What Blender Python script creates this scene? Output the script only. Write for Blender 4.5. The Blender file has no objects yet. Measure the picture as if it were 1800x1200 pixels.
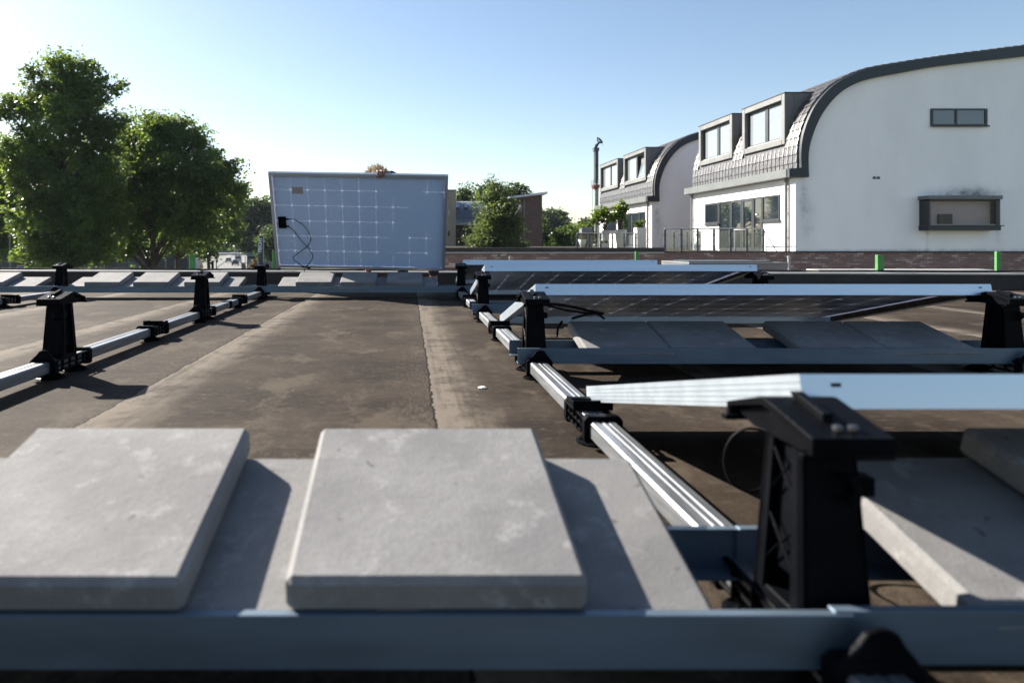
import bpy, bmesh, math, random
import numpy as np
from mathutils import Vector, Matrix
R = math.radians
random.seed(7)
rng = np.random.default_rng(11)
scene = bpy.context.scene
COL = scene.collection
F, CX, HY, CZ = 1200.0, 718.0, 426.0, 0.47

def P(px, py, d):
    return Vector(((px - CX) * d / F, d, CZ + (HY - py) * d / F))
def X(px, d): return (px - CX) * d / F
def Z(py, d): return CZ + (HY - py) * d / F

# ------------------------------------------------------------------ objects
def link(o, parent=None):
    COL.objects.link(o)
    if parent is not None: o.parent = parent
    return o
def tag(o, label=None, cat=None, group=None, kind=None):
    if label: o['label'] = label
    if cat: o['category'] = cat
    if group: o['group'] = group
    if kind: o['kind'] = kind
    return o
def empty(name, loc=(0, 0, 0), rz=0.0, label=None, cat=None, group=None):
    o = bpy.data.objects.new(name, None)
    o.empty_display_size = 0.1
    o.location = loc; o.rotation_euler = (0, 0, rz)
    link(o)
    return tag(o, label, cat, group)
def copy_tree(o, loc=None, label=None, parent=None):
    c = o.copy(); COL.objects.link(c)
    if parent is not None: c.parent = parent
    if loc is not None: c.location = loc
    if label: c['label'] = label
    for ch in list(o.children): copy_tree(ch, parent=c)
    return c

class MB:
    def __init__(s): s.v = []; s.f = []
    def add(s, vs, fs):
        b = len(s.v); s.v += [tuple(v) for v in vs]; s.f += [tuple(i + b for i in f) for f in fs]
    def hexa(s, p):   # 4 bottom (ccw from above), 4 top
        s.add(p, [(3, 2, 1, 0), (4, 5, 6, 7), (0, 1, 5, 4), (1, 2, 6, 5), (2, 3, 7, 6), (3, 0, 4, 7)])
    def box(s, x0, x1, y0, y1, z0, z1):
        s.hexa([(x0, y0, z0), (x1, y0, z0), (x1, y1, z0), (x0, y1, z0), (x0, y0, z1), (x1, y0, z1), (x1, y1, z1), (x0, y1, z1)])
    def quad(s, a, b, c, d): s.add([a, b, c, d], [(0, 1, 2, 3)])
    def frustum(s, a, b, z0, z1):   # a,b = (x0,x1,y0,y1)
        s.hexa([(a[0], a[2], z0), (a[1], a[2], z0), (a[1], a[3], z0), (a[0], a[3], z0),
                (b[0], b[2], z1), (b[1], b[2], z1), (b[1], b[3], z1), (b[0], b[3], z1)])
    def prism(s, poly, axis, a, b):
        # poly 2D ; axis 'x': poly=(y,z) ; 'y': poly=(x,z) ; 'z': poly=(x,y)
        def mk(p, t):
            return (t, p[0], p[1]) if axis == 'x' else (p[0], t, p[1]) if axis == 'y' else (p[0], p[1], t)
        n = len(poly); vs = [mk(p, a) for p in poly] + [mk(p, b) for p in poly]
        fs = [tuple(range(n)), tuple(range(2 * n - 1, n - 1, -1))]
        for i in range(n):
            j = (i + 1) % n; fs.append((j, i, n + i, n + j))
        s.add(vs, fs)
    def tube(s, pts, r, n=8, caps=True):
        pts = [Vector(p) for p in pts]
        rs = r if isinstance(r, (list, tuple)) else [r] * len(pts)
        rings = []; up = None
        for i, p in enumerate(pts):
            t = (pts[min(i + 1, len(pts) - 1)] - pts[max(i - 1, 0)]).normalized()
            if up is None:
                up = Vector((0, 0, 1)) if abs(t.z) < .9 else Vector((1, 0, 0))
            u = t.cross(up)
            if u.length < 1e-6: u = t.orthogonal()
            u.normalize(); w = u.cross(t).normalized(); up = w
            rings.append([p + rs[i] * (math.cos(2 * math.pi * k / n) * u + math.sin(2 * math.pi * k / n) * w) for k in range(n)])
        vs = [v for g in rings for v in g]; fs = []
        for i in range(len(pts) - 1):
            for k in range(n):
                a = i * n + k; b = i * n + (k + 1) % n
                fs.append((a, b, b + n, a + n))
        if caps:
            fs.append(tuple(range(n - 1, -1, -1))); fs.append(tuple(range((len(pts) - 1) * n, len(pts) * n)))
        s.add(vs, fs)
    def lathe(s, prof, c=(0, 0, 0), n=16):
        vs = []; fs = []
        for (r, z) in prof:
            for k in range(n):
                a = 2 * math.pi * k / n
                vs.append((c[0] + r * math.cos(a), c[1] + r * math.sin(a), c[2] + z))
        for i in range(len(prof) - 1):
            for k in range(n):
                a = i * n + k; b = i * n + (k + 1) % n
                fs.append((a, b, b + n, a + n))
        fs.append(tuple(range(n - 1, -1, -1))); fs.append(tuple(range((len(prof) - 1) * n, len(prof) * n)))
        s.add(vs, fs)
    def build(s, name, m, parent=None, smooth=False, bevel=0.0, seg=1, loc=None, recalc=True):
        me = bpy.data.meshes.new(name)
        me.from_pydata(s.v, [], s.f)
        if recalc or bevel:
            bm = bmesh.new(); bm.from_mesh(me)
            if recalc: bmesh.ops.recalc_face_normals(bm, faces=bm.faces)
            if bevel:
                es = [e for e in bm.edges if len(e.link_faces) == 2 and e.calc_face_angle(0) > .5]
                bmesh.ops.bevel(bm, geom=es, offset=bevel, segments=seg, affect='EDGES', clamp_overlap=True)
            bm.to_mesh(me); bm.free()
        if smooth:
            me.polygons.foreach_set('use_smooth', [True] * len(me.polygons))
        me.materials.append(m)
        o = bpy.data.objects.new(name, me)
        if loc is not None: o.location = loc
        return link(o, parent)

# ------------------------------------------------------------------ materials
def nodes(name):
    m = bpy.data.materials.new(name); m.use_nodes = True
    nt = m.node_tree; b = nt.nodes['Principled BSDF']
    return m, nt, b
def N(nt, t, **kw):
    n = nt.nodes.new(t)
    for k, v in kw.items():
        if k in ('operation', 'blend_type', 'data_type', 'feature', 'noise_dimensions', 'interpolation_type'): setattr(n, k, v)
        else: n.inputs[k].default_value = v
    return n
def math_(nt, op, a, b=None, clamp=False):
    n = nt.nodes.new('ShaderNodeMath'); n.operation = op; n.use_clamp = clamp
    for i, q in enumerate((a, b)):
        if q is None: continue
        if isinstance(q, (int, float)): n.inputs[i].default_value = q
        else: nt.links.new(q, n.inputs[i])
    return n.outputs[0]
def mixc(nt, fac, a, b, blend='MIX'):
    n = nt.nodes.new('ShaderNodeMix'); n.data_type = 'RGBA'; n.blend_type = blend
    for i, q in ((0, fac), (6, a), (7, b)):
        if isinstance(q, (int, float)): n.inputs[i].default_value = q
        elif isinstance(q, (tuple, list)): n.inputs[i].default_value = tuple(q) + ((1,) if len(q) == 3 else ())
        else: nt.links.new(q, n.inputs[i])
    return n.outputs[2]
def noise(nt, vec, scale, detail=4, rough=.55):
    n = nt.nodes.new('ShaderNodeTexNoise'); n.inputs['Scale'].default_value = scale
    n.inputs['Detail'].default_value = detail; n.inputs['Roughness'].default_value = rough
    nt.links.new(vec, n.inputs['Vector']); return n.outputs[0]
def mapped(nt, vec, scale=(1, 1, 1), loc=(0, 0, 0)):
    n = nt.nodes.new('ShaderNodeMapping'); n.inputs['Scale'].default_value = scale; n.inputs['Location'].default_value = loc
    nt.links.new(vec, n.inputs['Vector']); return n.outputs[0]
def ramp(nt, fac, lo, hi):
    n = nt.nodes.new('ShaderNodeMapRange'); n.inputs[1].default_value = lo; n.inputs[2].default_value = hi; n.clamp = True
    n.interpolation_type = 'SMOOTHSTEP'
    nt.links.new(fac, n.inputs[0]); return n.outputs[0]
def objvec(nt):
    tc = nt.nodes.new('ShaderNodeTexCoord'); oi = nt.nodes.new('ShaderNodeObjectInfo')
    v = nt.nodes.new('ShaderNodeVectorMath'); v.operation = 'MULTIPLY_ADD'
    sc = math_(nt, 'MULTIPLY', oi.outputs['Random'], 37.0)
    nt.links.new(tc.outputs['Object'], v.inputs[0]); v.inputs[1].default_value = (1, 1, 1); nt.links.new(sc, v.inputs[2])
    return v.outputs[0]
def bump(nt, b, h, strength=.3, dist=.01):
    n = nt.nodes.new('ShaderNodeBump'); n.inputs['Strength'].default_value = strength; n.inputs['Distance'].default_value = dist
    nt.links.new(h, n.inputs['Height']); nt.links.new(n.outputs[0], b.inputs['Normal'])
def pm(name, base, rough=.5, metal=0.0, var=.15, scale=6.0, bmp=0.0, bscale=None, spec=.5, coat=0.0, stretch=(1, 1, 1), rvar=.1):
    m, nt, b = nodes(name)
    v = mapped(nt, objvec(nt), stretch)
    n1 = noise(nt, v, scale, 5)
    c = mixc(nt, ramp(nt, n1, .3, .7), tuple(x * (1 - var) for x in base), tuple(min(1, x * (1 + var)) for x in base))
    nt.links.new(c, b.inputs['Base Color'])
    b.inputs['Metallic'].default_value = metal; b.inputs['Specular IOR Level'].default_value = spec
    r = math_(nt, 'MULTIPLY_ADD', n1, 2 * rvar); 
    r.node.inputs[2].default_value = rough - rvar
    nt.links.new(r, b.inputs['Roughness'])
    b.inputs['Coat Weight'].default_value = coat
    if coat: b.inputs['Coat Roughness'].default_value = .03
    if bmp: bump(nt, b, noise(nt, v, bscale or scale * 8, 4), bmp)
    return m

M = {}
M['plastic'] = pm('black_plastic', (.0035, .004, .0055), .42, var=.25, scale=14, bmp=.10, bscale=180, spec=.03)
M['frame'] = pm('anodised_aluminium', (.70, .80, .90), .33, .70, var=.05, scale=3, stretch=(.3, 8, 8), rvar=.05)
M['tube'] = pm('extruded_aluminium', (.62, .65, .69), .46, .85, var=.2, scale=9, stretch=(8, .6, 8), rvar=.10)
M['rail'] = pm('galvanised_steel', (.30, .41, .53), .46, .55, var=.15, scale=7, stretch=(.5, 3, 3), rvar=.10)
M['cells'] = pm('silicon_cells', (.010, .012, .028), .15, var=.2, scale=4, coat=.6)
M['cable'] = pm('cable_rubber', (.006, .006, .008), .6, var=.2, scale=20, spec=.1)
M['bolt'] = pm('stainless_bolt', (.30, .30, .30), .4, 1.0, var=.1, scale=20)
M['label'] = pm('grey_label', (.42, .40, .39), .6, var=.35, scale=60)
M['green'] = pm('green_post_paint', (.075, .30, .075), .55, var=.2, scale=8)
M['zinc'] = pm('zinc_cladding', (.30, .31, .31), .55, .0, var=.12, scale=2)
M['gutter'] = pm('gutter_cladding', (.27, .30, .30), .5, var=.08, scale=1.5)
M['dark'] = pm('dark_blue_cladding', (.022, .034, .045), .5, var=.15, scale=2)
M['frame_dark'] = pm('dark_window_frame', (.035, .045, .058), .45, var=.15, scale=4)
M['glass'] = pm('dark_glazing', (.013, .019, .025), .03, var=.2, scale=1, spec=1.0, coat=.35, rvar=.01)
M['blind'] = pm('pale_blind_behind_glass', (.52, .57, .60), .12, var=.06, scale=3, coat=1.0, stretch=(.2, .2, 30), rvar=.03)
M['white_wall'] = pm('white_render', (.80, .79, .77), .85, var=.04, scale=1.2, bmp=.1, bscale=60)
M['pink_wall_image'] = pm('pale_pink_wall_image', (.62, .54, .53), .8, var=.04, scale=3)  # stands in for the pinkish wall showing in the bay window glass
M['steel'] = pm('steel_rail', (.66, .64, .60), .4, .4, var=.1, scale=5)
M['grey_post'] = pm('grey_post', (.10, .12, .14), .5, .2, var=.1, scale=5)
M['pot'] = pm('white_planter', (.62, .60, .58), .5, var=.08, scale=5)
M['beige'] = pm('beige_cladding', (.42, .38, .28), .7, var=.1, scale=2, stretch=(6, 6, .3))
M['metalroof'] = pm('grey_blue_metal_roof', (.38, .43, .47), .38, .5, var=.12, scale=3)
M['asphalt'] = pm('asphalt', (.16, .16, .155), .9, var=.12, scale=.4)
M['ground'] = pm('street_ground', (.10, .11, .07), .95, var=.3, scale=.2)
M['bark'] = pm('bark', (.07, .055, .04), .9, var=.35, scale=5, bmp=.5, bscale=12, stretch=(3, 3, .5))
M['navy'] = pm('navy_cloth', (.012, .016, .035), .85, var=.2, scale=30)
M['jeans'] = pm('dark_jeans', (.03, .04, .07), .85, var=.25, scale=25)
M['skin'] = pm('skin', (.34, .17, .12), .5, var=.12, scale=18)
M['hair'] = pm('blond_hair', (.72, .56, .38), .55, var=.35, scale=40, stretch=(1, 1, 4))
M['red'] = pm('red_paint', (.22, .03, .03), .5, var=.2, scale=3)
M['lattice'] = pm('mast_steel', (.05, .065, .085), .55, var=.2, scale=2)
M['mastgrey'] = pm('mast_grey', (.32, .33, .35), .5, var=.15, scale=2)
M['whitetrim'] = pm('white_trim', (.70, .69, .66), .6, var=.08, scale=3)
M['trim'] = pm('aluminium_roof_trim', (.50, .49, .47), .5, .3, var=.12, scale=2)
M['fascia'] = pm('brown_bitumen_upstand', (.060, .050, .045), .85, var=.25, scale=4, bmp=.3, bscale=60)
M['orange'] = pm('orange_sign', (.75, .20, .02), .5, var=.1, scale=4)
M['blue_sign'] = pm('blue_sign', (.02, .10, .42), .4, var=.1, scale=4)
M['yellow'] = pm('yellow_border', (.70, .45, .03), .5, var=.1, scale=4)
M['sign_panel'] = pm('slate_sign_panel', (.055, .075, .085), .5, var=.12, scale=1)
M['lettering'] = pm('white_lettering', (.85, .85, .85), .5, var=.03, scale=3)
M['carblue'] = pm('pale_blue_car_paint', (.28, .38, .46), .25, .4, var=.05, scale=2, coat=.8)
M['cardark'] = pm('black_car_paint', (.015, .016, .02), .25, .2, var=.1, scale=2, coat=.8)
M['carwhite'] = pm('white_van_paint', (.68, .70, .72), .3, var=.04, scale=2, coat=.6)
M['tyre'] = pm('tyre_rubber', (.015, .015, .015), .8, var=.2, scale=8)
M['taillight'] = pm('tail_light', (.4, .01, .01), .3, var=.1, scale=8, coat=.5)
M['scrap'] = pm('white_scrap', (.70, .68, .63), .8, var=.1, scale=40)
M['soil_and_shade'] = pm('soil', (.05, .035, .025), .95, var=.3, scale=30)  # pot soil; also colours the shade strips inside the panel frames

def concrete():
    m, nt, b = nodes('concrete_paver')
    v = objvec(nt)
    n1 = noise(nt, v, 7, 5); n2 = noise(nt, v, 22, 6, .65); n3 = noise(nt, v, 320, 2); n4 = noise(nt, mapped(nt, v, (3, 14, 3)), 6, 4)
    c = mixc(nt, ramp(nt, n1, .38, .62), (.335, .330, .332), (.43, .425, .42))
    c = mixc(nt, math_(nt, 'MULTIPLY', ramp(nt, n2, .55, .68), .75), c, (.58, .57, .565))
    c = mixc(nt, math_(nt, 'MULTIPLY', ramp(nt, n4, .60, .78), .30), c, (.27, .26, .255))
    c = mixc(nt, math_(nt, 'MULTIPLY', ramp(nt, noise(nt, v, 38, 2), .69, .75), .7), c, (.12, .11, .105))
    c = mixc(nt, math_(nt, 'MULTIPLY', ramp(nt, n3, .40, .66), .32), c, (.25, .24, .235))
    oi = nt.nodes.new('ShaderNodeObjectInfo'); tone = math_(nt, 'MULTIPLY_ADD', oi.outputs['Random'], .16); tone.node.inputs[2].default_value = .90
    cc = nt.nodes.new('ShaderNodeCombineColor')
    for q_ in range(3): nt.links.new(tone, cc.inputs[q_])
    c = mixc(nt, 1.0, c, cc.outputs[0], 'MULTIPLY')
    nt.links.new(c, b.inputs['Base Color']); b.inputs['Roughness'].default_value = .85; b.inputs['Specular IOR Level'].default_value = .3
    h = math_(nt, 'ADD', math_(nt, 'MULTIPLY', n3, .35), n2)
    bump(nt, b, h, .35, .004)
    return m
M['concrete'] = concrete()

def roof_felt():
    m, nt, b = nodes('bitumen_roof_felt')
    g = nt.nodes.new('ShaderNodeNewGeometry'); pos = g.outputs['Position']
    sep = nt.nodes.new('ShaderNodeSeparateXYZ'); nt.links.new(pos, sep.inputs[0])
    jit = math_(nt, 'MULTIPLY', math_(nt, 'SUBTRACT', noise(nt, mapped(nt, pos, (0.5, 1, 0)), 11, 7, .75), .5), .046)
    xx = math_(nt, 'ADD', sep.outputs[0], jit)
    q = math_(nt, 'MULTIPLY', math_(nt, 'FRACT', math_(nt, 'DIVIDE', math_(nt, 'SUBTRACT', xx, .068 - 9.2), .92)), .92)
    seam = math_(nt, 'LESS_THAN', math_(nt, 'ADD', q, math_(nt, 'MULTIPLY', math_(nt, 'SUBTRACT', noise(nt, mapped(nt, pos, (1, 1, 0)), 30, 5, .75), .5), .014)), .0062)
    lip = math_(nt, 'LESS_THAN', q, .022)
    band = math_(nt, 'SUBTRACT', 1.0, ramp(nt, q, .03, .21))
    band = math_(nt, 'MULTIPLY', band, math_(nt, 'GREATER_THAN', q, .0055))
    band2 = ramp(nt, q, .74, .92)      # dusty side before the overlap
    streak = noise(nt, mapped(nt, pos, (26, 1.1, 1)), 1.0, 6, .7)
    fine = noise(nt, mapped(nt, pos, (70, 14, 1)), 1.6, 4, .7)
    cross = noise(nt, mapped(nt, pos, (1.0, 2.6, 1)), 1.6, 7, .68)
    blot = noise(nt, pos, 2.2, 6, .62); blot2 = noise(nt, pos, 7.5, 6, .68); grain = noise(nt, pos, 260, 3)
    mid = noise(nt, mapped(nt, pos, (1.0, 1.6, 1)), 17, 6, .7); tiny = noise(nt, pos, 75, 5, .75)
    spots = noise(nt, pos, 31, 3, .5); scuff = noise(nt, mapped(nt, pos, (1, .55, 1), (3.1, 7.7, 0)), 4.2, 7, .72)
    c = mixc(nt, ramp(nt, blot, .36, .64), (.054, .042, .034), (.120, .094, .075))
    c = mixc(nt, math_(nt, 'MULTIPLY', ramp(nt, cross, .48, .70), .55), c, (.165, .136, .110))
    c = mixc(nt, math_(nt, 'MULTIPLY', ramp(nt, scuff, .52, .62), .75), c, (.230, .190, .150))
    c = mixc(nt, math_(nt, 'MULTIPLY', ramp(nt, mid, .52, .66), .60), c, (.190, .158, .128))
    c = mixc(nt, math_(nt, 'MULTIPLY', ramp(nt, math_(nt, 'SUBTRACT', 1.0, blot2), .52, .70), .5), c, (.042, .033, .027))
    bm_ = math_(nt, 'MULTIPLY', band, math_(nt, 'MULTIPLY_ADD', ramp(nt, streak, .30, .66), .8)); bm_.node.inputs[2].default_value = .04
    bm_ = math_(nt, 'MULTIPLY', bm_, math_(nt, 'ADD', ramp(nt, blot2, .30, .62), .25), True)
    c = mixc(nt, bm_, c, (.45, .40, .345))
    c = mixc(nt, math_(nt, 'MULTIPLY', math_(nt, 'MULTIPLY', band2, ramp(nt, fine, .42, .70)), .55), c, (.30, .26, .22))
    c = mixc(nt, math_(nt, 'MULTIPLY', ramp(nt, tiny, .48, .72), .40), c, (.215, .180, .150))
    c = mixc(nt, math_(nt, 'MULTIPLY', ramp(nt, math_(nt, 'SUBTRACT', 1.0, tiny), .50, .72), .40), c, (.038, .031, .026))
    c = mixc(nt, math_(nt, 'MULTIPLY', ramp(nt, spots, .735, .76), .8), c, (.50, .46, .40))
    edge = math_(nt, 'MULTIPLY', lip, math_(nt, 'GREATER_THAN', q, .0085))
    c = mixc(nt, math_(nt, 'MULTIPLY', edge, .45), c, (.46, .41, .36))  # pale line painted along the seam as the lip's highlight
    c = mixc(nt, 1.0, c, (1.05, 1.0, .94), 'MULTIPLY')
    c = mixc(nt, math_(nt, 'MULTIPLY', seam, .92), c, (.012, .010, .009))
    nt.links.new(c, b.inputs['Base Color'])
    b.inputs['Roughness'].default_value = .85; b.inputs['Specular IOR Level'].default_value = .08
    h = math_(nt, 'ADD', math_(nt, 'MULTIPLY', grain, .5), math_(nt, 'ADD', math_(nt, 'MULTIPLY', blot2, .9), math_(nt, 'MULTIPLY', math_(nt, 'SUBTRACT', lip, math_(nt, 'MULTIPLY', seam, 3.0)), .6)))
    bump(nt, b, h, .5, .006)
    return m
M['roof'] = roof_felt()

def backsheet():
    m, nt, b = nodes('translucent_back_sheet')
    out = nt.nodes['Material Output']
    v = objvec(nt); n = noise(nt, v, 3, 3)
    c = mixc(nt, n, (.33, .43, .60), (.37, .47, .64))
    nt.links.new(c, b.inputs['Base Color']); b.inputs['Roughness'].default_value = .32; b.inputs['Specular IOR Level'].default_value = .5
    t = nt.nodes.new('ShaderNodeBsdfTranslucent'); t.inputs[0].default_value = (.21, .205, .21, 1)
    mx = nt.nodes.new('ShaderNodeMixShader'); mx.inputs[0].default_value = .45
    nt.links.new(b.outputs[0], mx.inputs[1]); nt.links.new(t.outputs[0], mx.inputs[2]); nt.links.new(mx.outputs[0], out.inputs[0])
    return m
M['backsheet'] = backsheet()

def thin_glass(name, tint=(.95, .975, .965), gloss=.12):
    m, nt, b = nodes(name); out = nt.nodes['Material Output']
    tr = nt.nodes.new('ShaderNodeBsdfTransparent'); tr.inputs[0].default_value = tint + (1,)
    gl = nt.nodes.new('ShaderNodeBsdfGlossy'); gl.inputs['Roughness'].default_value = .02
    fr = nt.nodes.new('ShaderNodeLayerWeight'); fr.inputs[0].default_value = gloss * 2
    n = noise(nt, objvec(nt), 2, 2)
    f = math_(nt, 'MULTIPLY_ADD', n, .08); f.node.inputs[2].default_value = gloss
    f2 = math_(nt, 'ADD', f, math_(nt, 'MULTIPLY', fr.outputs['Fresnel'], .15), True)
    mx = nt.nodes.new('ShaderNodeMixShader')
    nt.links.new(f2, mx.inputs[0]); nt.links.new(tr.outputs[0], mx.inputs[1]); nt.links.new(gl.outputs[0], mx.inputs[2]); nt.links.new(mx.outputs[0], out.inputs[0])
    return m
M['clear'] = thin_glass('clear_glass', gloss=.0)
M['window_clear'] = pm('clear_window_pane', (.01, .01, .01), .02, var=.1, scale=2)
_m, _nt, _b = M['window_clear'], M['window_clear'].node_tree, M['window_clear'].node_tree.nodes['Principled BSDF']
_t = _nt.nodes.new('ShaderNodeBsdfTransparent'); _x = _nt.nodes.new('ShaderNodeMixShader'); _x.inputs[0].default_value = .12
_nt.links.new(_t.outputs[0], _x.inputs[1]); _nt.links.new(_b.outputs[0], _x.inputs[2]); _nt.links.new(_x.outputs[0], _nt.nodes['Material Output'].inputs[0])

def brick(name, a, b_, mortar, light, scale=1.0):
    m, nt, b = nodes(name)
    g = nt.nodes.new('ShaderNodeNewGeometry')
    sep = nt.nodes.new('ShaderNodeSeparateXYZ'); nt.links.new(g.outputs['Position'], sep.inputs[0])
    cb = nt.nodes.new('ShaderNodeCombineXYZ')
    nt.links.new(math_(nt, 'ADD', sep.outputs[0], sep.outputs[1]), cb.inputs[0]); nt.links.new(sep.outputs[2], cb.inputs[1])
    t = nt.nodes.new('ShaderNodeTexBrick'); nt.links.new(cb.outputs[0], t.inputs['Vector'])
    t.inputs['Color1'].default_value = a + (1,); t.inputs['Color2'].default_value = b_ + (1,); t.inputs['Mortar'].default_value = mortar + (1,)
    t.inputs['Scale'].default_value = scale; t.inputs['Brick Width'].default_value = .225; t.inputs['Row Height'].default_value = .066
    t.inputs['Mortar Size'].default_value = .006; t.inputs['Bias'].default_value = .0
    n1 = noise(nt, mapped(nt, cb.outputs[0], (1, 1.6, 1)), .9, 4)
    cellid = nt.nodes.new('ShaderNodeTexBrick'); nt.links.new(cb.outputs[0], cellid.inputs['Vector'])
    cellid.inputs['Color1'].default_value = (0, 0, 0, 1); cellid.inputs['Color2'].default_value = (1, 1, 1, 1); cellid.inputs['Mortar'].default_value = (0, 0, 0, 1)
    cellid.inputs['Scale'].default_value = scale; cellid.inputs['Brick Width'].default_value = .225; cellid.inputs['Row Height'].default_value = .066; cellid.inputs['Mortar Size'].default_value = .006
    pale = math_(nt, 'MULTIPLY', ramp(nt, cellid.outputs['Color'], .5, .9), ramp(nt, n1, .42, .62))
    c = mixc(nt, math_(nt, 'MULTIPLY', pale, .8), t.outputs['Color'], light)
    c = mixc(nt, math_(nt, 'MULTIPLY', noise(nt, cb.outputs[0], 14, 4), .25), c, tuple(x * .5 for x in a))
    nt.links.new(c, b.inputs['Base Color']); b.inputs['Roughness'].default_value = .85
    bump(nt, b, t.outputs['Fac'], -.4, .006)
    return m
M['brick'] = brick('brown_brick', (.135, .080, .070), (.175, .110, .098), (.055, .045, .042), (.40, .32, .30))
M['darkbrick'] = brick('dark_brick', (.085, .055, .050), (.12, .075, .068), (.10, .085, .08), (.15, .10, .09), .8)

def gable_wall():
    m, nt, b = nodes('stained_white_render')
    g = nt.nodes.new('ShaderNodeNewGeometry'); pos = g.outputs['Position']
    sep = nt.nodes.new('ShaderNodeSeparateXYZ'); nt.links.new(pos, sep.inputs[0])
    n1 = noise(nt, mapped(nt, pos, (1, 1, .5)), .8, 5); n2 = noise(nt, mapped(nt, pos, (5, 5, .7)), 1.4, 5, .65)
    c = mixc(nt, ramp(nt, n1, .3, .7), (.725, .715, .71), (.79, .78, .77))
    c = mixc(nt, math_(nt, 'MULTIPLY', ramp(nt, n2, .52, .78), .09), c, (.50, .48, .46))
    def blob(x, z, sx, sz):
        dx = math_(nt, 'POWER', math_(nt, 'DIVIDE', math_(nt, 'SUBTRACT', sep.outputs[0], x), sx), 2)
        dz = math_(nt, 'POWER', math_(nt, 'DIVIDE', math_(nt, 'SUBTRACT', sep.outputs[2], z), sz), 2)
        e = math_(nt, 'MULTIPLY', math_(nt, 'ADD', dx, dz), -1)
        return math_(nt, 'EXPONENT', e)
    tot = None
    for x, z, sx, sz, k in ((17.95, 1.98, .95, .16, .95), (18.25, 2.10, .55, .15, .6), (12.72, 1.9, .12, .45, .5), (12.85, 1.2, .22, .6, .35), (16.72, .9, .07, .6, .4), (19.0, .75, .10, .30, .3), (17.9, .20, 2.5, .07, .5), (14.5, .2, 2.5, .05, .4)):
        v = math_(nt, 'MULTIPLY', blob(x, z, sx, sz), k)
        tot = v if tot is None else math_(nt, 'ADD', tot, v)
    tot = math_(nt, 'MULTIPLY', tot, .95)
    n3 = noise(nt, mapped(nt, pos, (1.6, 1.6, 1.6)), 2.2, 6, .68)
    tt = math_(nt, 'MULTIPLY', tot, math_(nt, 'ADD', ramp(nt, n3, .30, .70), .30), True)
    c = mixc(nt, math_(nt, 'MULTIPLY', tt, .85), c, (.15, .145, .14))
    nt.links.new(c, b.inputs['Base Color']); b.inputs['Roughness'].default_value = .85; b.inputs['Specular IOR Level'].default_value = .25
    bump(nt, b, noise(nt, pos, 45, 3), .12, .01)
    return m
M['gable'] = gable_wall()
M['rooftile'] = pm('glazed_roof_tile', (.070, .067, .070), .36, var=.45, scale=9, spec=.7, rvar=.08)

def leaf(name, d, t, trans=.42, gloss=.45):
    m, nt, b = nodes(name); out = nt.nodes['Material Output']
    g = nt.nodes.new('ShaderNodeNewGeometry')
    n = noise(nt, g.outputs['Position'], .55, 3); r = g.outputs['Random Per Island']
    k = math_(nt, 'ADD', math_(nt, 'MULTIPLY', ramp(nt, n, .35, .65), .6), math_(nt, 'MULTIPLY', r, .4))
    c = mixc(nt, k, tuple(x * .5 for x in d), tuple(x * 1.55 for x in d))
    nt.links.new(c, b.inputs['Base Color']); b.inputs['Roughness'].default_value = gloss; b.inputs['Specular IOR Level'].default_value = .22
    tb = nt.nodes.new('ShaderNodeBsdfTranslucent')
    c2 = mixc(nt, k, tuple(x * .45 for x in t), tuple(x * 1.6 for x in t)); nt.links.new(c2, tb.inputs[0])
    mx = nt.nodes.new('ShaderNodeMixShader'); mx.inputs[0].default_value = trans
    nt.links.new(b.outputs[0], mx.inputs[1]); nt.links.new(tb.outputs[0], mx.inputs[2]); nt.links.new(mx.outputs[0], out.inputs[0])
    return m
M['leaf_lime'] = leaf('lime_leaves', (.040, .078, .028), (.15, .215, .030), .45)
M['leaf_dark'] = leaf('dark_leaves', (.036, .062, .020), (.10, .16, .025))
M['leaf_birch'] = leaf('birch_leaves', (.095, .135, .055), (.18, .25, .05))
M['leaf_far'] = leaf('far_leaves', (.055, .085, .045), (.10, .15, .04))
M['leaf_fig'] = leaf('broad_leaves', (.10, .17, .025), (.26, .36, .03), .4, .25)
M['leaf_dry'] = leaf('dry_leaves', (.32, .17, .06), (.35, .2, .06))

# overall albedo calibration for the chosen exposure (surfaces keep one colour, in sun and in shade alike)
ALB = {'concrete': .42, 'leaf_lime': .98, 'leaf_dark': .6, 'roof': .26, 'asphalt': .5, 'frame': .68, 'tube': .36, 'rail': .33, 'plastic': .8, 'white_wall': .62, 'gutter': .36, 'zinc': .42, 'whitetrim': .5, 'dark': .6, 'frame_dark': .42, 'steel': .6, 'pink_wall_image': .7, 'brick': 1.55, 'gable': 1.08, 'trim': .6, 'backsheet': 2.0, 'lettering': 1.0, 'cells': 1.0, 'glass': 1.0, 'blind': .36, 'rooftile': 1.0}
for key, mt in M.items():
    k = ALB.get(key, .62) * 1.09; nt = mt.node_tree
    for nd in list(nt.nodes):
        if nd.type == 'BSDF_PRINCIPLED': sock = nd.inputs['Base Color']
        elif nd.type == 'BSDF_TRANSLUCENT': sock = nd.inputs[0]
        else: continue
        if sock.is_linked:
            src = sock.links[0].from_socket
            nt.links.new(mixc(nt, 1.0, src, (k, k, k), 'MULTIPLY'), sock)
        else:
            c = sock.default_value; sock.default_value = (c[0] * k, c[1] * k, c[2] * k, 1)

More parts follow.
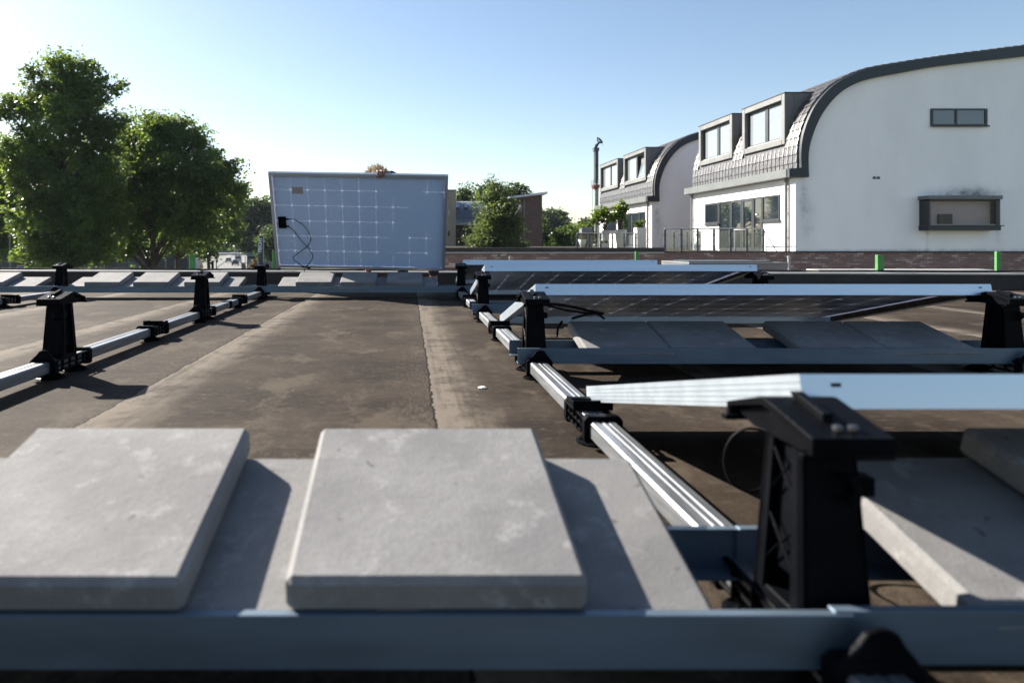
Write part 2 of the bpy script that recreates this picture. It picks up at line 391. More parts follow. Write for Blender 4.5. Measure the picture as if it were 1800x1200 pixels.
# ------------------------------------------------------------------ camera, world, sun
cam = bpy.data.cameras.new('camera'); co = bpy.data.objects.new('camera', cam); link(co)
co.location = (0, 0, CZ); co.rotation_euler = (R(90), 0, 0)
cam.sensor_width = 36; cam.lens = 24; cam.sensor_fit = 'HORIZONTAL'
cam.shift_x = (900 - CX) / 1800; cam.shift_y = -(600 - HY) / 1800
cam.clip_start = .02; cam.clip_end = 3000
cam.dof.use_dof = True; cam.dof.focus_distance = 4.3; cam.dof.aperture_fstop = 4.0; cam.dof.aperture_blades = 7
scene.camera = co

SUN_EL, SUN_AZ = R(30.5), R(-49.5)      # azimuth from +Y, negative towards -X
to_sun = Vector((math.sin(SUN_AZ) * math.cos(SUN_EL), math.cos(SUN_AZ) * math.cos(SUN_EL), math.sin(SUN_EL)))
sl = bpy.data.lights.new('sun', 'SUN'); so = bpy.data.objects.new('sun', sl); link(so)
sl.energy = 5.0; sl.angle = R(.5); sl.color = (1.0, .93, .83)
so.rotation_euler = (-to_sun).to_track_quat('-Z', 'Y').to_euler(); so.location = to_sun * 60
w = bpy.data.worlds.new('World'); scene.world = w; w.use_nodes = True
nt = w.node_tree; bg = nt.nodes['Background']
sky = nt.nodes.new('ShaderNodeTexSky'); sky.sky_type = 'NISHITA'; sky.sun_disc = False
sky.sun_elevation = SUN_EL; sky.sun_rotation = SUN_AZ; sky.altitude = 10; sky.air_density = 1.0; sky.dust_density = 0.4; sky.ozone_density = 1.2
nt.links.new(mixc(nt, 1.0, sky.outputs[0], (1.03, 1.0, .985), 'MULTIPLY'), bg.inputs[0]); bg.inputs[1].default_value = .05
scene.view_settings.view_transform = 'Standard'; scene.view_settings.look = 'None'
scene.view_settings.exposure = 1.80; scene.view_settings.gamma = 1.0
scene.cycles.max_bounces = 8; scene.cycles.transparent_max_bounces = 24
scene.cycles.use_denoising = True

# ------------------------------------------------------------------ our flat roof
YS = [0.757 + 1.667 * i for i in range(4)]        # centres of the tall stands, rows 1..4
TX = [-2.93, -1.242, .440, 2.105]                 # tubes
def par_y(x): return 7.55 - .072 * (x + 4.5)      # inner face of the parapet
m = MB(); m.quad((-9, -7, 0), (12, -7, 0), (12, par_y(12) + .1, 0), (-9, par_y(-9) + .1, 0))
tag(m.build('flat_roof', M['roof'], recalc=False), kind='structure')
m = MB(); m.box(-9, 12, -7, 6.25, -5.72, -.02)
tag(m.build('building_body', M['brick']), kind='structure')
pr = empty('roof_parapet', (0, par_y(0), 0), label='low dark brown roof-edge upstand with a pale metal trim, behind the rearmost row of pavers', cat='parapet')
a = math.atan(-.072)
pr.rotation_euler = (0, 0, a)
m = MB(); m.box(-9.2, 12.2, 0, .16, -.6, .150); m.build('upstand', M['fascia'], pr)
m = MB(); m.prism([(-.012, .146), (-.004, .146), (-.004, .152), (.165, .152), (.165, .168), (.150, .168), (.150, .160), (-.012, .160)], 'x', -9.2, 12.2)
m.build('metal_trim', M['trim'], pr)
pts = []
for i in range(90):
    x = -7 + i * .2
    pts.append((x, par_y(x) + .135 + .012 * math.sin(x * 2.3), .176 + .004 * math.sin(x * 3.1) + (.012 * math.exp(-((x - 3.2) / .5) ** 2))))
m = MB(); m.tube(pts, .008, 6)
tag(m.build('black_cable', M['cable'], smooth=True), 'long black cable lying along the roof-edge trim', 'cable')
def post(px, py, pxw, bot=.02, label=''):
    # green edge-protection upright fixed to the outside of the parapet
    x0 = X(px, 7.3); y = par_y(x0) + .21; x0 = X(px, y); h = Z(py, y); wd = pxw * y / F
    p = empty('guard_post', (x0, y, -.25), label=label, cat='post', group='green guard posts along the roof edge')
    m = MB(); m.box(-wd / 2, wd / 2, -wd * .35, wd * .35, 0, h + .25); m.build('post_tube', M['green'], p, bevel=.003)
    m = MB(); m.box(-wd * .75, wd * .75, wd * .35, wd * .35 + .02, .02, .14); m.build('clamp', M['green'], p, bevel=.002)
post(338.5, 447, 9, label='green guard post beside the tall lime tree trunks, near the small orange warning sign')
post(481.5, 440, 5, label='slim green guard post beside the lower corner of the upheld solar panel')
post(1119.5, 442, 6, label='green guard post standing in front of the potted trees terrace')
post(1546, 448, 11, label='short thick green guard post below the white gable, before the bay window')
post(1754, 442, 8, label='tallest green guard post, below the corner of the bay window')
m = MB(); m.box(X(1440, 9), X(1752, 9), 9, 9.3, -.5, .108)
tag(m.build('white_roof_edge', M['whitetrim'], bevel=.005), 'long white roof edge kerb below the white gable, beyond the black cable', 'roof edge')
# flat grey roof cover beyond the parapet
h = empty('roof_hatch', (X(1290, 9.6), 9.6, 0), label='flat grey roof light with a pale rim in front of the brick wall', cat='roof hatch')
w2 = 172 * 9.6 / F / 2
m = MB(); m.frustum((-w2 * .93, w2 * .93, -.10, .8), (-w2, w2 * 1.0, -.14, .9), -.4, .165); m.build('curb', M['zinc'], h)
m = MB(); m.box(-w2, w2, -.14, .9, .167, .190); m.build('rim', M['zinc'], h, bevel=.004)
m = MB(); m.prism([(-w2 * .92, .0), (w2 * .80, .0), (w2 * .7, .7), (-w2 * .85, .7)], 'z', .192, .206); m.build('dark_glazing', M['sign_panel'], h)
m = MB(); m.lathe([(.012, 0), (.016, .003), (.010, .006)], (X(848, 2.2), 2.2, 0), 7)
tag(m.build('white_scrap', M['scrap']), 'small white scrap lying on the brown roof felt', 'scrap')

# ------------------------------------------------------------------ mounting system
def tube_rail(x, y0, y1, label):
    prof = [(-.029, .030), (-.027, .027), (.027, .027), (.029, .030), (.029, .060), (.025, .065), (.012, .065), (.010, .0635), (.004, .0635), (.002, .065), (-.002, .065), (-.004, .0635), (-.010, .0635), (-.012, .065), (-.025, .065), (-.029, .060)]
    m = MB(); m.prism(prof, 'y', y0, y1)
    o = m.build('base_tube', M['tube']); o.location.x = x
    return tag(o, label, 'tube', 'aluminium base tubes along the roof')
tube_rail(TX[0], 4.2, 6.05, 'aluminium tube ending under the leftmost ballasted pavers')
tube_rail(TX[1], 1.1, 6.05, 'bare aluminium tube carrying three black stands with no panels on them')
tube_rail(TX[2], .35, 6.05, 'aluminium tube running under the free corners of all the mounted panels')
tube_rail(TX[3], .9, 6.05, 'aluminium tube under the far ends of the mounted panels')

def collar(m, y, t=.022, fin=False):
    m.prism([(-.040, .016), (.040, .016), (.044, .024), (.044, .066), (.036, .076), (-.036, .076), (-.044, .066), (-.044, .024)], 'y', y - t / 2, y + t / 2)
    if fin:
        m.prism([(-.036, .076), (.036, .076), (.024, .090), (.018, .101), (.008, .105), (-.002, .105), (-.012, .101), (-.020, .090)], 'y', y - t / 2, y - t / 2 + .009)
def ribs(m, ya, yb):
    for s in (-1, 1):
        for z in (.028, .046, .064):
            m.box(s * .036 - .004, s * .036 + .004, ya, yb, z - .003, z + .003)
        n = 5
        for i in range(1, n):
            y = ya + (yb - ya) * i / n
            m.box(s * .037 - .0045, s * .037 + .0045, y - .003, y + .003, .026, .067)
def foot_mesh(y):
    m = MB(); m.lathe([(.046, 0), (.047, .004), (.040, .007), (.022, .010), (.014, .026), (.014, .030)], (0, y, 0), 20)
    for k in range(8):
        a = k * math.pi / 4
        m.hexa([(math.cos(a) * .012 - math.sin(a) * .002, y + math.sin(a) * .012 + math.cos(a) * .002, .004), (math.cos(a) * .012 + math.sin(a) * .002, y + math.sin(a) * .012 - math.cos(a) * .002, .004),
                (math.cos(a) * .042 + math.sin(a) * .002, y + math.sin(a) * .042 - math.cos(a) * .002, .004), (math.cos(a) * .042 - math.sin(a) * .002, y + math.sin(a) * .042 + math.cos(a) * .002, .004),
                (math.cos(a) * .012 - math.sin(a) * .002, y + math.sin(a) * .012 + math.cos(a) * .002, .024), (math.cos(a) * .012 + math.sin(a) * .002, y + math.sin(a) * .012 - math.cos(a) * .002, .024),
                (math.cos(a) * .042 + math.sin(a) * .002, y + math.sin(a) * .042 - math.cos(a) * .002, .008), (math.cos(a) * .042 - math.sin(a) * .002, y + math.sin(a) * .042 + math.cos(a) * .002, .008)])
    return m
def make_stand():
    r = empty('panel_stand', (0, 0, 0))
    m = MB(); collar(m, -.105, fin=True); collar(m, .145); ribs(m, -.105, .145)
    m.box(-.034, .034, -.055, .055, .066, .078)
    m.build('tube_clamp', M['plastic'], r, bevel=.0015)
    foot_mesh(-.06).build('foot', M['plastic'], r); foot_mesh(.10).build('foot', M['plastic'], r)
    m = MB()
    # front and rear tapered channels with a recessed web and cross ribs on each side
    m.frustum((-.036, .036, -.052, -.040), (-.028, .028, -.036, -.026), .075, .258)
    m.frustum((-.036, -.031, -.052, -.026), (-.028, -.024, -.036, -.016), .075, .258)
    m.frustum((.031, .036, -.052, -.026), (.024, .028, -.036, -.016), .075, .258)
    m.frustum((-.036, .036, .042, .052), (-.028, .028, .028, .036), .075, .258)
    m.frustum((-.036, -.031, .030, .052), (-.028, -.024, .020, .036), .075, .258)
    m.frustum((.031, .036, .030, .052), (.024, .028, .020, .036), .075, .258)
    m.frustum((-.024, .024, -.040, .042), (-.018, .018, -.026, .028), .105, .258)
    for s in (-1, 1):
        for (za, zb) in ((.095, .175), (.175, .250)):
            for d in (-1, 1):
                fa = lambda z: .046 - (z - .075) / .183 * .014
                xa = lambda z: s * (.033 - (z - .075) / .183 * .007)
                A = Vector((xa(za), -d * fa(za), za)); B = Vector((xa(zb), d * fa(zb), zb))
                m.tube([A, B], .0018, 4)
    m.build('column', M['plastic'], r)
    m = MB()
    # roof-shaped head: front slope, ridge, rear slope
    m.prism([(-.078, .2745), (-.078, .256), (-.070, .256), (-.068, .2665), (.015, .2845), (.022, .285), (.098, .2655), (.098, .255), (.106, .255), (.106, .270), (.026, .2935), (.016, .2945)], 'x', -.042, .042)
    for s in (-1, 1):
        m.prism([(-.070, .262), (.020, .284), (.098, .262), (.060, .252), (-.045, .252)], 'x', s * .030 - .003, s * .030 + .003)
    m.box(-.050, .050, .090, .104, .250, .256); m.box(-.047, .047, -.070, -.060, .250, .2565)
    m.box(-.026, .026, -.036, .036, .2535, .258)
    m.build('head', M['plastic'], r, bevel=.001)
    m = MB(); m.prism([(-.042, .281), (.012, .2935), (.022, .3005), (.012, .3025), (-.042, .2905)], 'x', -.010, .001)
    m.build('stop_fin', M['plastic'], r, bevel=.001)
    m = MB(); m.lathe([(.005, 0), (.005, .004), (.003, .005)], (.010, -.060, .2785), 8); m.lathe([(.005, 0), (.005, .004), (.003, .005)], (-.006, -.060, .2785), 8)
    m.build('bolt', M['bolt'], r)
    m = MB()
    m.tube([(.010, -.042, .226), (.010, -.058, .228), (.012, -.064, .220), (.012, -.064, .208), (.010, -.056, .202), (.010, -.043, .203)], .004, 6)
    m.box(.018, .040, -.050, -.030, .206, .226)
    m.build('cable_hook', M['plastic'], r, bevel=.001)
    return r
def make_clip():
    r = empty('panel_clip', (0, 0, 0))
    m = MB(); collar(m, -.095, .024); collar(m, .085, .024); ribs(m, -.095, .085)
    m.build('tube_clamp', M['plastic'], r, bevel=.0015)
    m = MB(); m.box(-.046, .050, -.012, -.006, .066, .090); m.box(-.046, .050, -.006, .070, .066, .071)
    m.box(-.046, -.040, -.006, .06, .071, .086); m.box(.044, .050, -.006, .06, .071, .086)
    m.build('bracket', M['plastic'], r, bevel=.001)
    foot_mesh(-.045).build('foot', M['plastic'], r)
    return r
G_ST = 'tall black panel stands'; G_CL = 'low black panel clips'
st0 = make_stand()
stands = [(2, 0, 'big black plastic stand under the white corner of the closest solar panel'),
          (2, 1, 'black plastic stand holding the free corner of the panel above two pairs of single pavers'),
          (2, 2, 'black plastic stand holding the corner of the middle one of three visible panel rows'),
          (2, 3, 'small black stand at the panel corner nearest the upheld panel and the brick wall'),
          (1, 1, 'tall panel-less black stand casting a long toothed shadow, largest on the bare tube'),
          (1, 2, 'panel-less black stand on the bare tube, between the largest one and the rear pavers'),
          (1, 3, 'panel-less black stand behind the rear paver rail, below the road and its cars'),
          (0, 3, 'panel-less black stand behind the rear rail, below the big lime tree'),
          (3, 1, 'black stand seen side-on under the far end of the panel above the single pavers'),
          (3, 2, 'black stand head peeking over the blue panel edge beside the flat roof light')]
for i, (c, r_, lab) in enumerate(stands):
    o = st0 if i == 0 else copy_tree(st0)
    o.location = (TX[c] + .004, YS[r_], 0)
    tag(o, lab, 'panel stand', G_ST)
cl0 = make_clip()
clips = [(2, 0, 'black low clip at the sharp white low corner of the closest panel'),
         (2, 1, 'black low clip under the white low corner of the panel above the single pavers'),
         (2, 2, 'black low clip at the low corner of the panel behind, near the rear rail end'),
         (1, 1, 'black low clip on the bare tube between its two larger stands'),
         (1, 2, 'black low clip on the bare tube just before the rear paver rail'),
         (0, 2, 'black low clip cut by the picture edge beside the leftmost pavers')]
for i, (c, r_, lab) in enumerate(clips):
    o = cl0 if i == 0 else copy_tree(cl0)
    o.location = (TX[c] + .002, YS[r_] + .895, 0)
    tag(o, lab, 'panel clip', G_CL)
m = MB(); m.prism([(-.036, .020), (.036, .020), (.036, .070), (-.036, .070)], 'y', -.022, .022); m.box(-.045, -.036, -.018, .018, .02, .045)
o = m.build('tube_sleeve', M['plastic'], bevel=.003); o.location = (TX[1], 4.66, 0)
tag(o, 'narrow black sleeve joining the bare tube near its rear end', 'sleeve')

# rails: Z section, front one opens backwards, rear one opens forwards
def rail(x0, x1, y, back, label, dz=0.0):
    s = -1 if back else 1
    pr_ = [(0, .054), (s * .038, .054), (s * .038, .0565), (s * .0025, .0565), (s * .0025, .1045), (s * .012, .1045), (s * .012, .107), (0, .107)]
    m = MB(); m.prism(pr_, 'x', x0, x1)
    if back:
        for k in range(2):
            xx = x0 + .03 + k * .05
            m.box(xx, xx + .032, -.030, -.020, .0566, .0580)
    o = m.build('support_rail', M['rail'], bevel=.0006)
    o.location = (0, y, dz)
    return tag(o, label, 'rail', 'galvanised paver rails')
def rails(row, x0, x1, fl, bl, off=0.0):
    y = YS[row] - .085
    rail(x0, x1, y + off, False, fl, off * .5); rail(x0, x1, y + .205 - off, True, bl, off * .5)
rails(0, -2.2, .437, 'blurred front rail under the two big stacked pavers', 'rear rail carrying the back of the two big stacked pavers', -.004)
rails(0, .420, 2.30, 'blurred front rail under the shaded pavers of the closest panel', 'slotted rear rail passing behind the closest black stand')
rails(1, .375, 2.35, 'front rail before the two pairs of single pavers', 'rear rail behind the two pairs of single pavers')
rails(2, .375, 2.2, 'shaded front rail below the middle panel row', 'shaded rear rail below the middle panel row')
rails(3, -4.9, -2.88, 'front rail of the cut-off leftmost stacked pavers', 'rear rail of the cut-off leftmost stacked pavers')
rails(3, -3.0, -1.20, 'front rail of the stacked pavers below the lime trees', 'rear rail of the stacked pavers below the lime trees', -.004)
rails(3, -1.30, .485, 'front rail of the stacked pavers below the upheld panel', 'rear rail of the stacked pavers below the upheld panel')
rails(3, .385, 2.2, 'front rail below the rearmost mounted panel', 'rear rail below the rearmost mounted panel', -.004)

# pavers
TILT = R(14.0); TH = .040
def make_paver():
    m = MB(); m.box(0, .30, 0, .30, 0, TH)
    return m.build('concrete_paver', M['concrete'], bevel=.0065, seg=1)
pv0 = None
def paver(x, row, upper, label):
    global pv0
    if pv0 is None: pv0 = make_paver(); o = pv0
    else: o = pv0.copy(); COL.objects.link(o)
    y = YS[row] - .085 + .007 + random.uniform(0, .003); z = .0585
    if upper:
        y += -math.sin(TILT) * TH + .008; z += math.cos(TILT) * TH + .0035
    o.location = (x, y, z); o.rotation_euler = (TILT + random.uniform(-.004, .004), 0, random.uniform(-.008, .008))
    return tag(o, label, 'paver', 'grey concrete ballast pavers')
paver(-.122, 0, True, 'big sunlit upper paver without dark spot, closest to the aluminium tube')
paver(-.523, 0, True, 'big sunlit upper paver with a small dark spot, at the lower picture corner')
paver(.009, 0, False, 'lower paver half covered by the big upper one, ending beside the aluminium tube')
paver(-.335, 0, False, 'lower paver in blue shade between the two big upper pavers')
paver(-.685, 0, False, 'lower paver mostly hidden under the dark-spotted big paver')
paver(.575, 0, False, 'shaded lower paver with a sunlit side, beside the closest black stand')
paver(.885, 0, False, 'shaded lower paver cut by the picture edge under the closest panel')
paver(.775, 0, True, 'dark shaded upper paver cut by the picture edge under the closest panel')
paver(.612, 1, False, 'single paver with a sunlit front corner, beside the stand of the second panel')
paver(.914, 1, False, 'fully shaded single paver touching the one with the sunlit corner')
paver(1.365, 1, False, 'shaded single paver starting the pair nearest the side-on stand')
paver(1.667, 1, False, 'shaded single paver last before the side-on stand')
for x, u, l in ((-3.67, 1, 'upper paver cut by the picture edge, leftmost on the rear rail'), (-3.77, 0, 'lower paver at the picture edge, under the leftmost upper paver'), (-3.416, 0, 'lower paver sticking out beside the leftmost upper paver, below the street lamp'),
                (-2.698, 1, 'first upper paver after the stand below the big lime tree'), (-2.294, 1, 'middle one of the three upper pavers below the lime trees'), (-1.867, 1, 'upper paver partly behind a panel-less stand, nearest the road below the lime trees'),
                (-2.85, 0, 'lower paver whose bare end starts the stack below the lime trees'), (-2.49, 0, 'lower paver bridging the first two upper pavers below the lime trees'), (-2.13, 0, 'lower paver bridging the last two upper pavers below the lime trees'), (-1.715, 0, 'lower paver whose bare end closes the stack below the lime trees'),
                (-.94, 1, 'sunlit upper paver below the cable end of the upheld panel'), (-.57, 1, 'upper paver cut diagonally by shadow below the upheld panel'), (-.18, 1, 'fully shaded upper paver below the upheld panel'),
                (-1.095, 0, 'lower paver whose sunlit bare end starts the stack below the upheld panel'), (-.75, 0, 'lower paver bridging the sunlit and the half shaded upper pavers'), (-.40, 0, 'lower paver bridging the half shaded and the fully shaded upper pavers'), (-.058, 0, 'lower paver whose shaded bare end closes the stack below the upheld panel')):
    paver(x, 3, bool(u), l)

# solar panels. local: x along length, y down the slope (away), z up normal; origin at the top edge's upper corner
PL, PW, PT = 1.65, .99, .040
def make_panel(name):
    r = empty(name, (0, 0, 0))
    t, lipw = .0022, .028
    m = MB()
    for (x0, x1, y0, y1) in ((0, PL, 0, t), (0, PL, PW - t, PW), (0, t, t, PW - t), (PL - t, PL, t, PW - t)):
        m.box(x0, x1, y0, y1, -PT, 0)
    for (x0, x1, y0, y1) in ((t, PL - t, t, lipw), (t, PL - t, PW - lipw, PW - t), (t, lipw, lipw, PW - lipw), (PL - lipw, PL - t, lipw, PW - lipw)):
        m.box(x0, x1, y0, y1, -PT, -PT + .002)
    for (x0, x1, y0, y1) in ((t, PL - t, t, .010), (t, PL - t, PW - .010, PW - t), (t, .010, .010, PW - .010), (PL - .010, PL - t, .010, PW - .010)):
        m.box(x0, x1, y0, y1, -.003, 0)
    for z in (-.008, -.016, -.024, -.032):       # shallow extrusion beads on the outer walls
        m.box(-.0007, PL + .0007, -.0007, 0, z - .0012, z + .0012)
        m.box(-.0007, 0, 0, PW, z - .0012, z + .0012); m.box(PL, PL + .0007, 0, PW, z - .0012, z + .0012)
    m.build('frame', M['frame'], r)
    for xx in (.036, PL - .046):
        m = MB(); m.box(xx, xx + .011, -.0013, -.0009, -.0150, -.0105); m.build('drain_slot', M['soil_and_shade'], r)
    m = MB(); m.box(.004, PL - .004, .004, PW - .004, -.0085, -.0065); m.build('back_sheet', M['backsheet'], r)
    m = MB(); cw = (PL - .060) / 10; chh = (PW - .036) / 6; gp = .0017; ct = .011
    for i in range(10):
        for j in range(6):
            x0 = .030 + i * cw + gp; x1 = .030 + (i + 1) * cw - gp; y0 = .018 + j * chh + gp; y1 = .018 + (j + 1) * chh - gp
            m.prism([(x0 + ct, y0), (x1 - ct, y0), (x1, y0 + ct), (x1, y1 - ct), (x1 - ct, y1), (x0 + ct, y1), (x0, y1 - ct), (x0, y0 + ct)], 'z', -.0060, -.0045)
    m.build('cell_sheet', M['cells'], r)
    m = MB(); m.box(t + .0003, t + .0015, .029, PW - .029, -PT + .0023, -.009); m.build('painted_shade_strip', M['soil_and_shade'], r)  # dark strips added to paint shade on the frame's inner side walls
    m = MB(); m.box(PL - t - .0015, PL - t - .0003, .029, PW - .029, -PT + .0023, -.009); m.build('painted_shade_strip', M['soil_and_shade'], r)
    return r
PTILT = -R(12.7)
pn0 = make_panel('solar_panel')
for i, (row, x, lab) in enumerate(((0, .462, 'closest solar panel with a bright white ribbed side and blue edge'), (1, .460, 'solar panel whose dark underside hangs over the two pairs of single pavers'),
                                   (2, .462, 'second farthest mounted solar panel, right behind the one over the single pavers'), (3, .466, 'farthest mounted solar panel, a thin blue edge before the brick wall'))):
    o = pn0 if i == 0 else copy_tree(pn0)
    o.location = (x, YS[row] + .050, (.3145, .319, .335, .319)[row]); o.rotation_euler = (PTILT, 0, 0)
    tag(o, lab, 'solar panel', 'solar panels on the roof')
# the held panel: back to the camera, top leaning towards it
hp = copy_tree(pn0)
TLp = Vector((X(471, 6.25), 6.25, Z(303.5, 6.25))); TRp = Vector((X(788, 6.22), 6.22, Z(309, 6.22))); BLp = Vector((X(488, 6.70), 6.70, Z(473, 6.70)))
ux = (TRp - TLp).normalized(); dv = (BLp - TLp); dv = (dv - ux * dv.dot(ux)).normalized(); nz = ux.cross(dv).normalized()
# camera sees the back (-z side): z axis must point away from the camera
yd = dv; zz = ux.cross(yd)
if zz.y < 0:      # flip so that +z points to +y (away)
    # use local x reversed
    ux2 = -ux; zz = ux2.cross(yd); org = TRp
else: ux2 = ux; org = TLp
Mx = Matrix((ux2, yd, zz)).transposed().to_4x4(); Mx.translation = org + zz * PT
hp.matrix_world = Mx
tag(hp, 'solar panel held upright by a person, pale back with a black junction box', 'solar panel', 'solar panels on the roof')
def hl(u, v): # fraction across from the picture-left side, down from the top -> local coords
    return (PL * (1 - u) if ux2 != ux else PL * u, PW * v)
jx, jy = hl(.055, .515)
m = MB(); m.box(jx - .036, jx + .036, jy - .058, jy + .058, -.0085 - .024, -.0087)
sgn = 1 if ux2 == ux else -1
for dy in (-.035, .04):
    m.tube([(jx + sgn * .034, jy + dy, -.020), (jx + sgn * .060, jy + dy, -.020)], .008, 8)
jb = m.build('junction_box', M['plastic'], hp, bevel=.004, seg=2)
def cab(pts): 
    c = [Vector(hl(u, v) + (z,)) for u, v, z in pts]
    out = []
    for i in range(len(c) - 1):
        p0, p1, p2, p3 = c[max(i - 1, 0)], c[i], c[i + 1], c[min(i + 2, len(c) - 1)]
        for k in range(8):
            t = k / 8
            out.append(.5 * ((2 * p1) + (-p0 + p2) * t + (2 * p0 - 5 * p1 + 4 * p2 - p3) * t * t + (-p0 + 3 * p1 - 3 * p2 + p3) * t ** 3))
    return out + [c[-1]]
m = MB()
m.tube(cab([(.09, .478, -.020), (.13, .485, -.024), (.18, .54, -.03), (.215, .66, -.032), (.195, .755, -.03), (.12, .86, -.034), (.105, .905, -.03), (.15, .96, -.05), (.185, .985, -.06)]), .0035, 6)
m.tube(cab([(.09, .555, -.020), (.12, .60, -.026), (.16, .70, -.032), (.205, .80, -.030), (.220, .87, -.03), (.205, .93, -.04), (.175, .985, -.06), (.168, 1.04, -.06)]), .0035, 6)
m.tube(cab([(.155, .975, -.058), (.205, .99, -.058)]), .008, 6)
m.build('panel_cable', M['cable'], hp, smooth=True)
lx, ly = hl(.155, .185)
m = MB(); m.box(lx - .050, lx + .050, ly - .034, ly + .034, -.0098, -.0087); m.build('paper_label', M['label'], hp)

# loose cables under the panels
def cable(pts, label, r=.004, name='cable'):
    c = [Vector(p) for p in pts]; out = []
    for i in range(len(c) - 1):
        p0, p1, p2, p3 = c[max(i - 1, 0)], c[i], c[i + 1], c[min(i + 2, len(c) - 1)]
        for k in range(8):
            t = k / 8
            out.append(.5 * ((2 * p1) + (-p0 + p2) * t + (2 * p0 - 5 * p1 + 4 * p2 - p3) * t * t + (-p0 + 3 * p1 - 3 * p2 + p3) * t ** 3))
    out.append(c[-1])
    m = MB(); m.tube(out, r, 6); return tag(m.build(name, M['cable'], smooth=True), label, 'cable')
cable([P(965, 534, 2.52), P(1000, 538, 2.56), P(1035, 546, 2.62), P(1060, 551, 2.66)], 'upper black cable running from the second stand head towards the panel underside', .006)
cable([P(963, 537, 2.50), P(1000, 546, 2.54), P(1030, 550, 2.60), P(1050, 552, 2.62), P(1062, 560, 2.64)], 'lower black cable from the second stand head with a bent tip', .0045)
cable([P(1005, 560, 2.60), P(1030, 553, 2.60), P(1047, 551, 2.61)], 'short black connector lead lying over the back of a single paver', .005)
cable([P(988, 565, 2.75), P(981, 577, 2.72), P(979, 592, 2.70)], 'short black lead hanging behind the sunlit-cornered paver', .005)
lp = []
for k in range(23):
    a = R(60 + k * 15); lp.append(P(1320 + 47 * math.cos(a), 808 - 55 * math.sin(a), .98 + .004 * k))
cable(lp, 'thin black cable loop hanging behind the closest stand', .0022)

# ------------------------------------------------------------------ the person behind the upheld panel
def skin_mesh(name, chains, m, parent, sub=2):
    vs, es, rs, roots = [], [], [], []
    for ch in chains:           # chain: list of (pos, radius) ; or ('join', index, list)
        start = None; pts = ch
        if ch[0] == 'join': start = ch[1]; pts = ch[2]
        prev = start
        for (p, r_) in pts:
            vs.append(Vector(p)); rs.append(r_)
            i = len(vs) - 1
            if prev is not None: es.append((prev, i))
            else: roots.append(i)
            prev = i
    me = bpy.data.meshes.new(name); me.from_pydata([tuple(v) for v in vs], es, [])
    o = bpy.data.objects.new(name, me); COL.objects.link(o)
    md = o.modifiers.new('Skin', 'SKIN'); md.use_smooth_shade = True
    lay = me.skin_vertices[0].data if len(me.skin_vertices) else None
    for i, r_ in enumerate(rs):
        lay[i].radius = r_ if isinstance(r_, tuple) else (r_, r_); lay[i].use_root = i in roots
    s = o.modifiers.new('Sub', 'SUBSURF'); s.levels = sub; s.render_levels = sub
    bpy.context.view_layer.update()
    dg = bpy.context.evaluated_depsgraph_get()
    nm = bpy.data.meshes.new_from_object(o.evaluated_get(dg))
    bpy.data.objects.remove(o); bpy.data.meshes.remove(me)
    nm.name = name; nm.materials.clear(); nm.materials.append(m)
    nm.polygons.foreach_set('use_smooth', [True] * len(nm.polygons))
    return link(bpy.data.objects.new(name, nm), parent)
pe = empty('person', (.10, 7.02, 0), label='stooping person with tousled blond hair and dark top, gripping the upright solar panel from behind', cat='person')
pe_off = Vector((.10, 7.02, 0))
bpy.context.view_layer.update()
def L(x, y, z): return Vector((x, y, z)) - pe_off
edge_y = 6.235; edge_z = Z(306.5, 6.235)
hx = X(671, 6.25)
# index bookkeeping: pelvis 0
ch = []
ch.append([(L(.10, 7.02, .80), .135), (L(.04, 6.93, .92), .13), (L(-.05, 6.78, .95), .14), (L(-.13, 6.66, 1.02), .11), (L(-.20, 6.56, 1.08), .06), (L(-.27, 6.50, 1.075), .078), (L(-.31, 6.46, 1.075), .082), (L(-.335, 6.44, 1.03), .055)])   # 0..7 spine, neck, head
ch.append(('join', 0, [(L(.00, 6.98, .74), .10), (L(-.06, 6.86, .42), .062), (L(-.06, 6.98, .10), .042), (L(-.07, 6.86, .04), .036)]))     # 8..11
ch.append(('join', 0, [(L(.20, 7.0, .74), .10), (L(.24, 6.88, .42), .062), (L(.26, 7.0, .10), .042), (L(.26, 6.87, .04), .036)]))         # 12..15
ch.append(('join', 3, [(L(.03, 6.60, 1.02), .062), (L(.07, 6.50, .90), .044), (L(-.06, 6.385, 1.035), .036), (Vector((hx + .055, 6.30, edge_z + .018)) - pe_off, .024), (Vector((hx + .015, 6.262, edge_z + .030)) - pe_off, (.026, .016)), (Vector((hx - .012, 6.245, edge_z + .026)) - pe_off, (.028, .015))]))  # 16..21 upper arm
ch.append(('join', 3, [(L(-.30, 6.74, .98), .060), (L(-.47, 6.86, .62), .043), (L(-.43, 6.80, .32), .032), (L(-.41, 6.77, .20), .024), (L(-.40, 6.745, .150), (.026, .016))]))  # lower arm
# four fingers over the top edge, thumb behind
for k in range(4):
    fx = hx - .032 + k * .0185; ln = (.86, 1.0, .97, .84)[k]
    b = Vector((fx, 6.252, edge_z + .024)) - pe_off
    ch.append([(b, .0105), (b + Vector((-.002, -.026, .004)), .0102), (b + Vector((-.003, -.034 - .002 * k, -.026 * ln)), .0095), (b + Vector((-.002, -.029, -.046 * ln)), .0088), (b + Vector((0, -.020, -.058 * ln)), .0075)])
b = Vector((hx + .02, 6.275, edge_z + .018)) - pe_off
ch.append([(b, .012), (b + Vector((-.03, .010, -.016)), .011), (b + Vector((-.055, .012, -.034)), .0095), (b + Vector((-.066, .010, -.05)), .008)])
